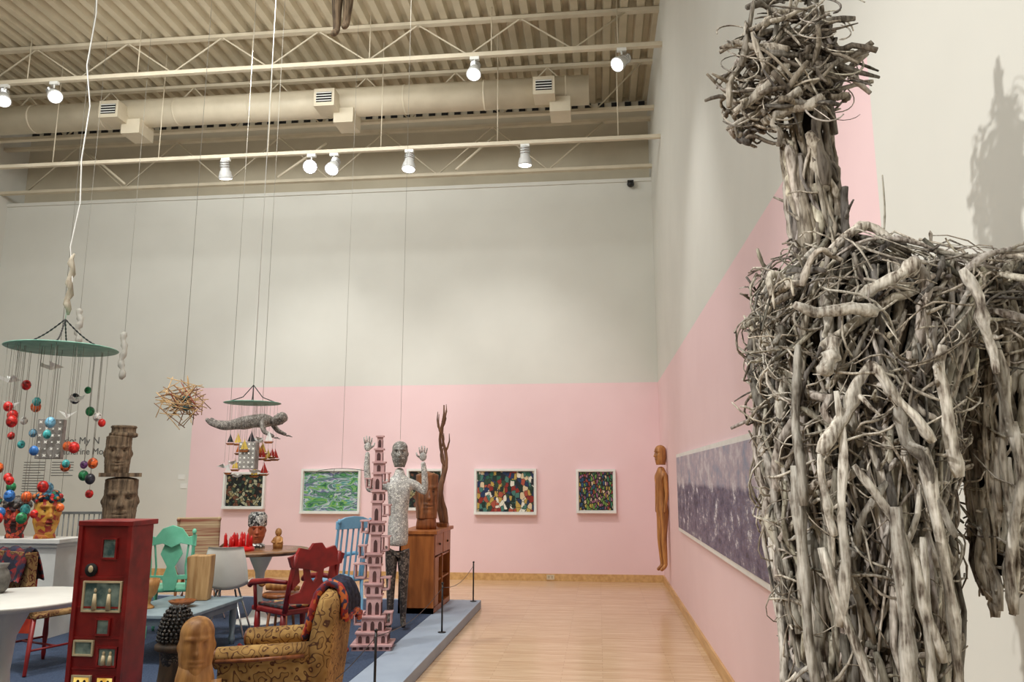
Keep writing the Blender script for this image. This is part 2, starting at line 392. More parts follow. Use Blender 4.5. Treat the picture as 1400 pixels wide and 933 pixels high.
def seamat():
    m,nt,b=newmat('painting_sea'); co=coords(nt,(1,.8,1.5))
    no=N(nt,'ShaderNodeTexNoise'); no.inputs['Scale'].default_value=5; no.inputs['Detail'].default_value=12; no.inputs['Roughness'].default_value=.8
    nt.links.new(co,no.inputs['Vector'])
    c=ramp(nt,no.outputs[0],[(.40,(40,38,58)),(.46,(74,82,122)),(.49,(112,90,88)),(.52,(96,108,150)),(.56,(126,112,118)),(.60,(218,222,230))])
    co2=coords(nt,(1,.8,1.2)); no2=N(nt,'ShaderNodeTexNoise'); no2.inputs['Scale'].default_value=5; no2.inputs['Detail'].default_value=12; no2.inputs['Roughness'].default_value=.75; nt.links.new(co2,no2.inputs['Vector'])
    c2=ramp(nt,no2.outputs[0],[(.38,(132,146,172)),(.5,(176,164,176)),(.6,(206,202,208))])
    tc=N(nt,'ShaderNodeTexCoord'); sp=N(nt,'ShaderNodeSeparateXYZ'); nt.links.new(tc.outputs['Object'],sp.inputs[0])
    ad=N(nt,'ShaderNodeMath',operation='MULTIPLY_ADD'); ad.inputs[1].default_value=.12; nt.links.new(no.outputs[0],ad.inputs[0]); nt.links.new(sp.outputs[2],ad.inputs[2])
    r=N(nt,'ShaderNodeMapRange'); r.inputs[1].default_value=.13; r.inputs[2].default_value=.17; nt.links.new(ad.outputs[0],r.inputs[0])
    mx=N(nt,'ShaderNodeMix',data_type='RGBA'); nt.links.new(r.outputs[0],mx.inputs[0]); nt.links.new(c,mx.inputs[6]); nt.links.new(c2,mx.inputs[7])
    nt.links.new(mx.outputs[2],b.inputs['Base Color']); b.inputs['Roughness'].default_value=.45; return m
P_blocks=voro('painting_blocks',PAL,17,(20,34,34),.5,(1,1,.7),metric='CHEBYCHEV',ew=.035)
P_blocks2=voro('painting_blocks_dark',[(18,24,22),(60,80,60),(150,140,100),(30,50,44),(20,20,24),(110,70,50),(170,170,140)],20,(14,16,16),.5,ew=.07)
P_oval=voro('painting_ovals',[(150,60,50),(60,120,90),(190,170,80),(210,190,160),(40,80,120),(110,150,70),(160,100,130)],22,(18,24,24),.5,(1.6,1,.7),ew=.13,rot=(0,.6,0))
def picture(x,z,w,h,m,label):
    p=T('framed_picture',(x,YB,z),0,label,'picture','framed pictures on the pink wall')
    f=MB(); t=.035; dd=.07
    f.bb(-w/2,w/2,-dd,0,h/2-t,h/2); f.bb(-w/2,w/2,-dd-.02,0,-h/2,-h/2+t); f.bb(-w/2,-w/2+t,-dd,0,-h/2+t,h/2-t); f.bb(w/2-t,w/2,-dd,0,-h/2+t,h/2-t)
    O('picture_frame',f,M_white,p,label='deep white box frame')
    O('mat_board',MB().bb(-w/2+t,w/2-t,-.03,-.004,-h/2+t,h/2-t),M_white,p)
    O('artwork',MB().bb(-w/2+t+.01,w/2-t-.01,-.035,-.031,-h/2+t+.01,h/2-t-.01),m,p,label='colourful abstract artwork')
picture(-5.85,1.38,.72,.6,P_blocks2,'dark mosaic-like abstract picture in a white box frame on pink wall')
picture(-4.37,1.37,1.0,.72,landmat(),'green and violet swirling landscape picture in a white frame')
picture(-2.80,1.4,.6,.66,P_blocks2,'dark abstract picture in white frame partly behind sculptures')
picture(-1.49,1.37,1.0,.72,P_blocks,'patchwork of many coloured blocks in a white box frame')
picture(-.05,1.38,.62,.68,P_oval,'picture of interlocking coloured ovals on black in white frame')
p=T('long_painting',(XR-.001,6.5,1.43),0,'long unframed panorama of purple-blue rocky sea with white border','painting')
O('canvas',MB().bb(-.03,0,-3.2,3.2,-.46,.44),M_white,p,label='white canvas border')
O('artwork',MB().bb(-.034,-.0305,-3.16,3.16,-.42,.4),seamat(),p,label='blue-grey and purple-brown seascape')
for x,z in((-6.93,1.45),(-6.98,1.6)):
    l=T('wall_label',(x,YB,z),0,'small white exhibition label card on the wall','wall label','wall labels'); O('card',MB().box((0,-.004,0),(.12,.008,.08)),M_white,l)
# ---------------------------------------------------------------- platform
PZ=.10
M_plat=mat('platform_paint',(164,178,194),(154,168,186),.6,scale=3)
M_carp=mat('carpet_navy',(66,82,108),(46,60,84),.95,scale=60,bmp=.4)
pl=T('display_platform',(-5.5,6.5,0),0,'low grey-blue display platform topped with dark blue carpet','platform')
O('platform_base',MB().bb(-4.6,4.02,-4.0,3.42,0,PZ-.004),M_plat,pl,bevel=.004)
O('carpet',MB().bb(-4.5,3.62,-3.9,3.32,PZ-.004,PZ-.001),M_carp,pl)
posts=[(-1.56,9.8),(-1.56,7.86),(-1.54,5.45),(-1.54,3.6)]
for x,y in posts:
    q=T('barrier_post',(x,y,PZ-.004),0,'thin black metal barrier post on the platform edge','barrier post','barrier posts')
    O('post_shaft',MB().cyl((0,0,0),(0,0,.46),.009,n=10),M_black,q); O('post_base',MB().lathe([(.04,0),(.04,.006),(.012,.01)]),M_black,q)
    O('post_cap',MB().ell((0,0,.465),.013,8),M_black,q)
m=MB()
for a,b in zip(posts[:-1],posts[1:]):
    m.tube([(a[0]+1.55+(b[0]-a[0])*i/10,a[1]-6.7+(b[1]-a[1])*i/10,-.08*math.sin(math.pi*i/10)) for i in range(11)],.003,6)
O('rope_barrier',m,M_black,None,'thin dark elastic rope strung between the barrier posts','rope',loc=(-1.55,6.7,.52))
# ================================================================ DRIFTWOOD FIGURE
CY=1.6
def interp(tab,z,k):
    if z<=tab[0][0]: return tab[0][k]
    for a,b in zip(tab[:-1],tab[1:]):
        if z<=b[0]:
            s=(z-a[0])/(b[0]-a[0]); return a[k]+(b[k]-a[k])*s
    return tab[-1][k]
TOR=[(0,.485,.10,.11),(.8,.488,.125,.12),(1.265,.492,.136,.13),(1.465,.494,.15,.14),(1.675,.50,.168,.15),(1.85,.525,.20,.155),(1.96,.56,.22,.14),(2.02,.565,.20,.12),(2.08,.52,.09,.07)]
ARM=[(1.30,.735,.015,.02),(1.42,.745,.035,.045),(1.7,.765,.05,.058),(1.9,.785,.056,.068),(1.98,.765,.055,.06),(2.02,.74,.03,.03)]
NEC=[(1.9,.475,.07,.07),(2.09,.468,.053,.055),(2.287,.447,.046,.05),(2.40,.445,.052,.055),(2.5,.44,.05,.055)]
def surf(tab,a,z,k=1,cy=CY):
    return Vector((interp(tab,z,1)+interp(tab,z,2)*math.cos(a)*k,cy+interp(tab,z,3)*math.sin(a)*k,z))
sticks=[]
def tone():
    k=random.choice([1.15,1.08,1.0,.92,.8,.62,.42,.28]); k*=U(.85,1.1)
    return (k,k*U(.93,.99),k*U(.84,.96))
def mk(pts,r,tint=None,taper=None,sides=7,big=None):
    n=len(pts)
    t0,t1=(taper or (U(.7,1),U(.3,1)))
    if R()<.5: t0,t1=t1,t0
    rads=[]; kn=[R()<.14 for _ in range(n)]
    for i in range(n):
        s=i/(n-1); k=(t0+(t1-t0)*s)*(1+U(-.13,.13))*(1.35 if kn[i] else 1)
        if i in(0,n-1): k*=.75
        rads.append(r*k)
    L=sum((Vector(pts[i+1])-Vector(pts[i])).length for i in range(n-1))
    sticks.append((big if big is not None else r*L,pts,rads,tint or tone(),sides))
    if r>.0045 and L>.12 and R()<.45:
        for _ in range(random.choice([1,1,2])):
            i=random.randint(2,n-3) if n>5 else 1
            d=(Vector(pts[i+1])-Vector(pts[i])).normalized(); o=d.orthogonal(); o.rotate(Matrix.Rotation(U(0,6.28),3,d)); o=(o+d*U(.2,1)).normalized()
            p=Vector(pts[i]); l=U(.02,.06)
            sticks.append((0,[p,p+o*l*.35+Vector((U(-1,1),U(-1,1),U(-1,1)))*.003,p+o*l*.7,p+o*l+Vector((U(-1,1),0,U(-1,1)))*.01],[r*.5,r*.4,r*.3,r*.18],tint or tone(),5))
def kink(n,amp):
    vs=[Vector((U(-1,1),U(-1,1),U(-1,1)))*amp for _ in range(4)]
    out=[]
    for i in range(n):
        s=i/(n-1); j=min(int(s*4),3); f=s*4-j
        a=vs[j-1] if j>0 else Vector((0,0,0)); b=vs[j] if j<3 else Vector((0,0,0)); out.append(a.lerp(b,f))
    return out
def wrap(tab,a0,a1,z0,z1,r,k0=1,k1=1,jit=.006,n=11,cy=CY,**kw):
    off=Vector((U(-1,1),U(-1,1),U(-1,1)))*jit; K=kink(n,jit*1.7); pts=[]
    for i in range(n):
        s=i/(n-1); p=surf(tab,a0+(a1-a0)*s,z0+(z1-z0)*s,k0+(k1-k0)*s,cy)
        pts.append(p+off+K[i]+Vector((U(-1,1)*r*.2,U(-1,1)*r*.2,U(-1,1)*r*.3)))
    mk(pts,r,**kw)
def chord(c,d,L,r,**kw):
    d=Vector(d).normalized(); n=8; K=kink(n,L*.06); P0=Vector(c)-d*L/2
    mk([P0+d*L*i/(n-1)+K[i] for i in range(n)],r,**kw)
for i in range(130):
    a=U(0,6.28); z0=U(0,1.72); wrap(TOR,a,a+U(-.3,.3),z0,min(2.0,z0+U(.3,.8)),U(.010,.018),.82,.82,tint=(.2,.17,.14))  # inner sticks tinted near-black to paint in the shade of the gaps
for i in range(350):
    a=U(math.pi*.85,math.pi*2.15) if R()<.85 else U(0,6.28)
    L=U(.15,.6); z0=U(.0,1.95-L*.6) if R()<.2 else U(.95,1.95-L*.5); z1=min(2.0,z0+L)
    wrap(TOR,a,a+U(-.75,.75)*L*1.8,z0,z1,random.choice([.0035,.0045,.005,.006,.008,.010,.012]),U(.88,1.05),U(.9,1.08),jit=.009)
for i in range(190):
    a=U(math.pi*.9,math.pi*2.0); z=U(1.0,1.98); wrap(TOR,a,a+U(.15,.9),z,z+U(-.28,.28),random.choice([.003,.004,.005,.007,.009,.011]),U(.96,1.08),U(.96,1.12),jit=.009)
for i in range(50):
    a=U(math.pi*.8,math.pi*2.1); z=U(1.6,2.02); p=surf(TOR,a,z,1.0)
    chord(p,(U(-1,1),U(-.5,.2),U(-1,1)),U(.06,.16),random.choice([.0025,.003,.004,.006]))
for i in range(290):
    a=U(math.pi*.8,math.pi*2.1); z=U(1.55,2.03) if R()<.65 else U(1.0,1.6); s=U(.02,.05)
    da=U(.3,1.6)*random.choice([-1,1]); dz=U(-.25,.25); ph=U(0,6); pts=[]
    for k in range(14):
        q=k/13; p=surf(TOR,a+da*q,min(2.06,z+dz*q),1.05+.12*math.sin(ph+q*5)); pts.append(p+Vector((math.sin(ph+q*9),math.cos(ph+q*8),math.sin(ph*2+q*10)))*s*.35)
    mk(pts,U(.0013,.0032),sides=5,tint=random.choice([(1.15,1.12,1.05),(1.0,.96,.9),(.8,.74,.66),(.45,.4,.34)]),big=0)
for i in range(210):
    x0=U(.34,.8); x1=x0+U(.06,.3)*random.choice([-1,1]); x1=min(.86,max(.33,x1)); z=U(1.84,2.0); y0=U(-.15,.1); y1=U(-.15,.1); hh=U(.0,.05); r=random.choice([.002,.003,.003,.004,.006,.008,.011])
    pts=[];K=kink(11,.011)
    for k in range(11):
        q=k/10; x=x0+(x1-x0)*q; drop=.12*max(0,(.42-x))/.1*.5; lift=.05*math.exp(-((x-.52)/.1)**2)
        pts.append(Vector((x,CY+y0+(y1-y0)*q,z+hh*math.sin(q*math.pi)-drop+lift))+K[k])
    mk(pts,r,sides=6)
for i in range(60):
    c=Vector((U(.3,.40),CY+U(-.12,.02),U(1.76,2.0))) if i<32 else Vector((U(.5,.86),CY+U(-.1,.05),U(1.95,2.03))); rr=U(.02,.06); ax=U(0,3); a0=U(0,6); pts=[]
    for k in range(13):
        a=a0+k/12*U(2.5,4.5); pts.append(c+Vector((math.cos(a)*rr,math.sin(ax)*math.sin(a)*rr*.6,math.sin(a)*rr*U(.85,1.15))))
    mk(pts,U(.0013,.003),sides=5,big=0)
for i in range(95):
    a=U(0,6.28); L=U(.12,.45); z0=U(1.33,1.98-L*.7); wrap(ARM,a,a+U(-.7,.7),z0,min(2.0,z0+L),random.choice([.004,.006,.008,.011]),U(.8,1.0),U(.85,1.08),tint=random.choice([None,(1.15,1.12,1.06),(1.0,.96,.9)]))
for i in range(60): a=U(0,6.28); z=U(1.4,1.98); wrap(ARM,a,a+U(1,3.5),z,z+U(-.12,.12),U(.0014,.0034),1.1,1.3,big=0,sides=5)
for i in range(14):
    z=U(1.6,2.0); p=surf(ARM,U(-1,1),z,1.0); chord(p,(U(.2,1),U(-.6,.4),U(-.3,1)),U(.08,.15),random.choice([.002,.003]))
for i in range(90):
    a=U(0,6.28); z0=U(1.93,2.2); z1=z0+U(.1,.33); wrap(NEC,a,a+U(-.6,.6),z0,min(2.5,z1),random.choice([.004,.006,.008,.011]),U(.75,1.05),U(.75,1.0),tint=random.choice([None,(.55,.5,.43),(.85,.8,.72),(.34,.3,.26)]))
HC=Vector((.415,CY,2.445))
for i in range(190):
    a=U(0,6.28); el=U(-1,1); da=U(.3,1.2); r=random.choice([.003,.004,.005,.007,.010]); kk=U(.55,1.05); pts=[]
    de=U(-.6,.6);K=kink(8,.012)
    for k in range(8):
        q=k/7; aa=a+da*q; e=el+de*q
        rx=.122+(.018 if e<0 else 0); p=HC+Vector((math.cos(aa)*math.cos(e*.9)*rx*kk,math.sin(aa)*math.cos(e*.9)*.10*kk,math.sin(e)*.135*kk-(.03 if math.cos(aa)<-.3 else 0)))
        pts.append(p+K[k])
    mk(pts,r,tint=random.choice([None,(.8,.75,.68),(.4,.35,.3),(.55,.5,.43),(.28,.24,.2)]))
for i in range(60):
    a=U(0,6.28); e=U(-1.2,1.2); p=HC+Vector((math.cos(a)*math.cos(e)*.12,-abs(math.sin(a))*.09,math.sin(e)*.12))
    chord(p,(U(-1,1),U(-.4,.4),U(-.8,.8)),U(.06,.18),random.choice([.0025,.004,.006,.008]),tint=random.choice([None,(.5,.45,.38),(.9,.85,.77),(.3,.26,.22)]))
for i in range(60):
    a=U(0,6.28); e=U(-1.2,1.2); c=HC+Vector((math.cos(a)*.11,U(-.1,0),math.sin(e)*.12)); rr=U(.02,.05); a0=U(0,6); ax=U(0,3)
    mk([c+Vector((math.cos(a0+k*.3)*rr,math.sin(ax)*math.sin(a0+k*.3)*rr,math.sin(a0+k*.3)*rr)) for k in range(10)],U(.0014,.003),sides=5,big=0)
for p0,p1,r,tn in [((.33,-.08,2.50),(.55,-.05,2.545),.010,.5),((.27,-.06,2.49),(.40,-.10,2.455),.010,1.1),((.29,-.07,2.34),(.40,-.09,2.43),.013,.8),
      ((.285,-.05,2.36),(.33,-.04,2.56),.008,.7),((.36,-.10,2.45),(.60,-.02,2.425),.008,.4),((.40,-.09,2.40),(.57,-.05,2.47),.007,.5),((.33,-.06,2.58),(.52,-.02,2.63),.009,.4),
      ((.50,-.03,2.3),(.475,-.03,2.68),.012,.35),((.46,0,2.4),(.50,0,2.66),.009,.3),((.35,-.05,2.32),(.46,-.1,2.35),.012,1.0),((.28,-.03,2.32),(.42,-.09,2.37),.010,.8),
      ((.48,-.04,2.50),(.56,.0,2.5),.006,.5),((.345,-.04,2.60),(.46,-.05,2.55),.009,.7),((.31,-.07,2.44),(.34,-.08,2.58),.008,.5),((.37,-.08,2.33),(.375,-.07,2.26),.007,.6),((.40,-.06,2.52),(.45,-.05,2.64),.006,.8)]:
    n=10; P0=Vector(p0);P1=Vector(p1);K=kink(n,.009); mk([P0.lerp(P1,k/(n-1))+K[k]+Vector((0,CY,0)) for k in range(n)],r,tint=(tn,tn*.95,tn*.87),big=1)
for p0,p1,r,tn in [((.485,-.18,1.80),(.385,-.18,1.64),.012,1.2),((.485,-.18,1.80),(.575,-.18,1.66),.0095,1.15),((.43,-.17,1.85),(.40,-.18,1.78),.014,1.05),
     ((.385,-.18,1.64),(.40,-.18,1.50),.008,1.15),((.36,-.17,1.91),(.50,-.18,1.89),.011,1.05),((.47,-.17,1.92),(.58,-.17,1.99),.012,1.05),((.66,-.16,1.97),(.70,-.16,1.78),.011,1.1),
     ((.44,-.18,1.62),(.56,-.18,1.30),.010,1.1),((.56,-.17,1.65),(.585,-.16,1.15),.011,1.1),((.38,-.17,1.48),(.48,-.18,1.10),.009,1.0),((.50,-.19,1.55),(.46,-.19,1.05),.011,.85),
     ((.61,-.17,1.83),(.62,-.16,1.60),.012,1.1),((.54,-.19,1.5),(.53,-.19,1.0),.010,1.05),((.42,-.18,1.75),(.40,-.17,1.35),.009,.9),((.52,-.185,1.72),(.60,-.175,1.5),.010,.65),
     ((.74,-.08,1.85),(.78,-.08,1.55),.011,1.15),((.76,-.08,1.7),(.73,-.07,1.36),.009,1.1),((.37,-.14,1.84),(.36,-.15,1.55),.009,.6),((.355,-.12,1.62),(.37,-.14,1.2),.010,.7)]:
    n=12; P0=Vector(p0);P1=Vector(p1); bx,bz=U(-.015,.015),U(-.01,.01);K=kink(n,.009)
    mk([P0.lerp(P1,k/(n-1))+K[k]+Vector((bx*math.sin(k/(n-1)*3.14),CY,bz*math.sin(k/(n-1)*3.14))) for k in range(n)],r,tint=(tn,tn*.98,tn*.94),big=2,taper=(1,.7))
sticks.sort(key=lambda s:-s[0])
F=T('driftwood_figure',(.53,CY,0),0,'towering figure woven from grey driftwood sticks beside the wall','sculpture')
O0=Vector((.53,CY,0))
for i,(sz,pts,rads,tint,sd) in enumerate(sticks[:100]):
    O('driftwood_stick',MB().tube([Vector(p)-O0 for p in pts],rads,sd+4,0,tint,.07,.16),DRIFT,F)
m=MB()
for sz,pts,rads,tint,sd in sticks[100:]: m.tube([Vector(p)-O0 for p in pts],rads,sd,0,tint,.07,.16 if sd>5 else .08)
O('stick_tangle',m,DRIFT,F,kind='stuff',label='dense tangle of weathered sticks and twigs')
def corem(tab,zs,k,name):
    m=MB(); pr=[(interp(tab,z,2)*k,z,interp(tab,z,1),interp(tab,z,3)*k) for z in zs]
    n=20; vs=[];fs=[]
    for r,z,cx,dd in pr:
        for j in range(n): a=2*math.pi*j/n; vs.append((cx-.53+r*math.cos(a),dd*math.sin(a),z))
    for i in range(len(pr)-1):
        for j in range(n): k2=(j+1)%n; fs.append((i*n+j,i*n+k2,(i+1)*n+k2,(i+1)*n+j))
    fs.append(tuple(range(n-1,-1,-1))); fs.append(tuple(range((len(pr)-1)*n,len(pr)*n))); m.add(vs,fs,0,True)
    O(name,m,wood('core_shade_dark',(44,36,29),(20,17,14),.9,8),F,label='added dark core standing in for shade between the sticks')  # added body whose dark colour stands in for shade inside the figure
corem(TOR,[0,.4,.8,1.2,1.5,1.7,1.9,1.96,2.0],.76,'torso_shade_core'); corem(ARM,[1.42,1.6,1.8,1.95],.6,'arm_shade_core'); corem(NEC,[1.95,2.1,2.3,2.42],.6,'neck_shade_core')
# ================================================================ FURNITURE
W_brown=wood('wood_brown',(150,88,44),(104,56,26),.4)
W_gold=wood('wood_gold',(196,144,84),(140,92,46),.45)
W_dark=wood('wood_dark',(84,66,50),(48,38,30),.7,bmp=.5)
W_red=mat('red_paint',(154,34,32),(108,20,22),.4,scale=7)
M_mint=mat('mint_paint',(130,218,184),(116,204,168),.4)
M_blue=mat('light_blue_paint',(130,184,216),(110,164,200),.4)
M_shell=mat('white_plastic',(232,230,222),(226,224,216),.3)
FAB=contour('floral_upholstery',(170,130,74),(96,60,38),13,6,.14,.95,(186,148,88))
FABR=contour('floral_upholstery_red',(160,124,78),(104,40,34),15,6,.2,.95,(176,140,90))
FABS=mat('stripe_fabric',(214,190,150),(160,96,76),.95,scale=9,st=(.2,.2,6))
AX,AY,AR,AS=-1.82,4.60,-82,.93
A=T('armchair',(AX,AY,PZ),AR,'ochre upholstered armchair with dark curling pattern and rolled arms','armchair',scale=AS)
O('seat_base',MB().bb(-.31,.31,-.33,.25,.12,.36),FAB,A,bevel=.03); O('seat_cushion',MB().bb(-.25,.25,-.36,.13,.365,.49),FAB,A,bevel=.05,seg=5)
for sx in(-1,1):
    a=MB(); a.sheet(lambda u,v,sx=sx:(sx*(.30+.065*math.cos(v*6.283)) ,-.34+.52*u,.56+.03*u+.055*math.sin(v*6.283)),10,16,.004); 
    a.cyl((sx*.30,-.34,.56),(sx*.30,.2,.59),.062,n=20)
    O('armrest',a,FAB,A); O('arm_panel',MB().bb(sx*.30-.045,sx*.30+.045,-.33,.22,.12,.56),FAB,A,bevel=.02)
    O('arm_front_knob',MB().tube([(sx*.30,-.345,.56),(sx*.30,-.36,.56)],[.062,.045],18),W_brown,A,label='turned wooden arm front')
    O('arm_rail',MB().tube([(sx*.372,-.33,.555),(sx*.374,-.1,.565),(sx*.37,.18,.585)],.012,8),W_brown,A,label='reddish wooden trim rail')
m=MB(); prof=[(.12,.38),(.17,.62),(.20,.80),(.225,.90),(.27,.945),(.325,.93),(.35,.87),(.34,.7),(.31,.42),(.27,.14),(.15,.14)]
def backprism(w1,prof):
    n=len(prof); vs=[];fs=[]; K=13
    for i in range(K+1):
        s=-1+2*i/K; e=1-.12*abs(s)**4
        for (y,z) in prof: vs.append((w1*s,(y-.25)*(1-.18*abs(s)**4)+.25,.14+(z-.14)*e))
    for i in range(K):
        for j in range(n): j2=(j+1)%n; fs.append((i*n+j,(i+1)*n+j,(i+1)*n+j2,i*n+j2))
    fs.append(tuple(range(n))); fs.append(tuple(range(K*n+n-1,K*n-1,-1))); return vs,fs
vs,fs=backprism(.335,prof); m.add(vs,fs,0,True); O('backrest',m,FAB,A)
for x in(-.27,.27):
    for y in(-.28,.24): O('leg',MB().lathe([(.016,0),(.02,.03),(.028,.08),(.03,.13)],(x,y,0),12),W_brown,A)
m=MB()
sp=[(.135,.50),(.155,.62),(.18,.78),(.20,.905),(.27,.972),(.34,.95),(.372,.87),(.365,.76)]
def shawl(u,v):
    k=v*(len(sp)-1); i=min(int(k),len(sp)-2); f=k-i; y=sp[i][0]+(sp[i+1][0]-sp[i][0])*f; z=sp[i][1]+(sp[i+1][1]-sp[i][1])*f
    x=-.345+.52*u
    if v<.4: z=z+(.4-v)*.35*u
    return (x+.012*math.sin(v*9),y-.01*(1-v*2)+.008*math.sin(u*26+v*5),z*(1-.10*abs((x)/.335)**4)+.006*math.sin(u*22))
M_knit=mat('navy_knit',(46,50,74),(22,24,38),.95,scale=40,bmp=.6)
M_fr=voro('shawl_trim',[(180,56,44),(206,110,50),(130,30,40),(60,50,80)],40)
m.sheet(shawl,26,24,.012)
sh=T('knitted_shawl',(AX,AY,PZ),AR,'navy knitted shawl with rust-red border draped over the armchair back','shawl',scale=AS)
O('shawl_cloth',m,M_knit,sh)
m=MB()
m.tube([Vector(shawl(1,v/24))+Vector((0,0,.008)) for v in range(25)],.024,8,jit=.15); m.tube([Vector(shawl(u/20,1))+Vector((0,.012,0)) for u in range(21)],.018,8,jit=.15)
m.tube([Vector(shawl(0,v/24))+Vector((0,0,.008)) for v in range(25)],.018,8,jit=.15)
O('shawl_border',m,M_fr,sh,label='rust-red and orange crocheted border')
H=T('red_display_tower',(-2.83,4.43,PZ),0,'tall red wooden box tower with small lit windows on its front','dollhouse')
O('tower_body',MB().bb(-.15,.15,-.115,.115,0,1.22),W_red,H,bevel=.004)
O('tower_top',MB().bb(-.168,.168,-.132,.132,1.22,1.25),W_red,H,bevel=.004)
for sx in(-1,1): O('corner_post',MB().bb(sx*.152-.012,sx*.152+.012,-.13,-.106,0,1.22),W_red,H)
M_win=mat('window_scene',(150,170,160),(60,90,90),.3,scale=14); M_winY=mat('window_lit',(250,225,130),(200,150,60),.4,emit=.9,scale=20); M_cr=mat('cream_trim',(220,200,160))
for i,(x,z,w_,h_) in enumerate([(0.03,-.155,.075,.10),(.01,-.42,.215,.15),(0.03,-.585,.07,.075),(-.075,-.70,.10,.065),(.07,-.745,.10,.09),(-.07,-.90,.095,.09),(.07,-.90,.095,.09),(0,-1.08,.22,.1)]):
    zz=1.25+z; y0=-.115
    fr=MB(); t=.01
    fr.bb(x-w_/2-t,x+w_/2+t,y0-.014,y0,zz+h_/2,zz+h_/2+t).bb(x-w_/2-t,x+w_/2+t,y0-.014,y0,zz-h_/2-t,zz-h_/2).bb(x-w_/2-t,x-w_/2,y0-.014,y0,zz-h_/2,zz+h_/2).bb(x+w_/2,x+w_/2+t,y0-.014,y0,zz-h_/2,zz+h_/2)
    q=O('window',fr,M_cr if i%2 else W_red,H,label='small framed window')
    O('window_pane',MB().bb(x-w_/2,x+w_/2,y0-.004,y0-.001,zz-h_/2,zz+h_/2),M_winY if i in(5,6) else M_win,q)
    if i in(1,4,5,6):
        for k in(-1,1):
            O('miniature_figure',MB().ell((x+k*w_*.2,y0-.008,zz+h_*.22),(.009,.005,.012),8).tube([(x+k*w_*.2,y0-.008,zz-h_*.48),(x+k*w_*.2,y0-.008,zz+h_*.1)],[.016,.009],8),M_dark if i in(5,6) else M_cr,q)
q=O('portrait_medallion',MB().tube([(-.07,-.117,.975),(-.07,-.127,.975)],[.037,.037],20),M_dark,H,label='dark oval portrait medallion')
O('portrait_face',MB().ell((-.07,-.128,.98),(.015,.005,.02),10),M_cr,q)
for i in range(5): O('moulding',MB().bb(-.138,.138,-.121,-.1155,1.25-.315-i*.165-.005,1.25-.315-i*.165+.005),W_red,H)
B=T('beaded_dome_sculpture',(-2.15,3.93,PZ),0,'dark studded beehive-shaped dome on a rough bark pedestal','sculpture')
M_bead=voro('beaded_dark',[(72,68,64),(46,42,40),(98,90,82)],60,(18,16,16),.4,ew=.12,bmp=.8)
m=MB(); 
for j in range(10):
    zz=.69+j*.017; rr=.086*math.sqrt(max(.02,1-(j/10)**2)); k=max(5,int(rr/.0035))
    for i in range(k): a=6.283*i/k+j*.5; m.ell((rr*math.cos(a),rr*math.sin(a),zz),.0095,6)
m.ell((0,0,.68),(.082,.082,.175)); O('beaded_dome',m,M_bead,B); O('rim',MB().lathe([(.07,.63),(.1,.645),(.1,.665),(.08,.68)]),W_dark,B)
m=MB(); m.tube([(0,0,.63-i*.0698) for i in range(10)],[.07,.065,.075,.07,.078,.072,.081,.076,.083,.085],24,0,(1,1,1),.1,.08); O('bark_pedestal',m,W_dark,B)
B=T('carved_wooden_post',(-1.93,3.72,PZ),30,'honey-coloured carved wooden post with a bowed head and folded arms','wood carving')
m=MB(); m.tube([(0,0,.0),(0,0,.2),(.005,0,.42),(0,0,.56),(0,0,.64)],[.085,.09,.095,.088,.07],20); m.head((0,-.0,.56),.155,.165,.28,jaw=.85,nose=.8,rough=.008)
O('carved_body',m,[W_gold,M_feat],B)
O('carved_arm',MB().tube([(-.09,-.03,.55),(-.1,-.06,.42),(0,-.1,.36)],[.03,.03,.025],10),W_gold,B)
O('carved_arm',MB().tube([(.09,-.03,.55),(.1,-.06,.42),(.0,-.1,.33)],[.03,.03,.025],10),W_gold,B)
def tulip(x,y,r,mt,label,mb=M_shell):
    t=T('round_table',(x,y,PZ),0,label,'table')
    O('table_top',MB().lathe([(r-.03,.70),(r,.725),(r,.735),(r-.01,.74)],n=48),mt,t)
    O('pedestal',MB().lathe([(.25,0),(.24,.015),(.1,.05),(.045,.15),(.035,.3),(.05,.5),(.12,.66),(.16,.70)],n=32),mb,t)
tulip(-3.76,4.8,.5,M_shell,'white round pedestal table with a glossy top')
V=T('grey_vase',(-3.99,4.95,PZ+.74),0,'grey stone vase standing on the white round table','vase')
O('vase_body',MB().lathe([(.04,0),(.065,.03),(.075,.09),(.06,.14),(.045,.16),(.06,.19),(.055,.19)]),mat('grey_stone',(120,116,108),(80,76,72),.7,scale=20,bmp=.3),V)
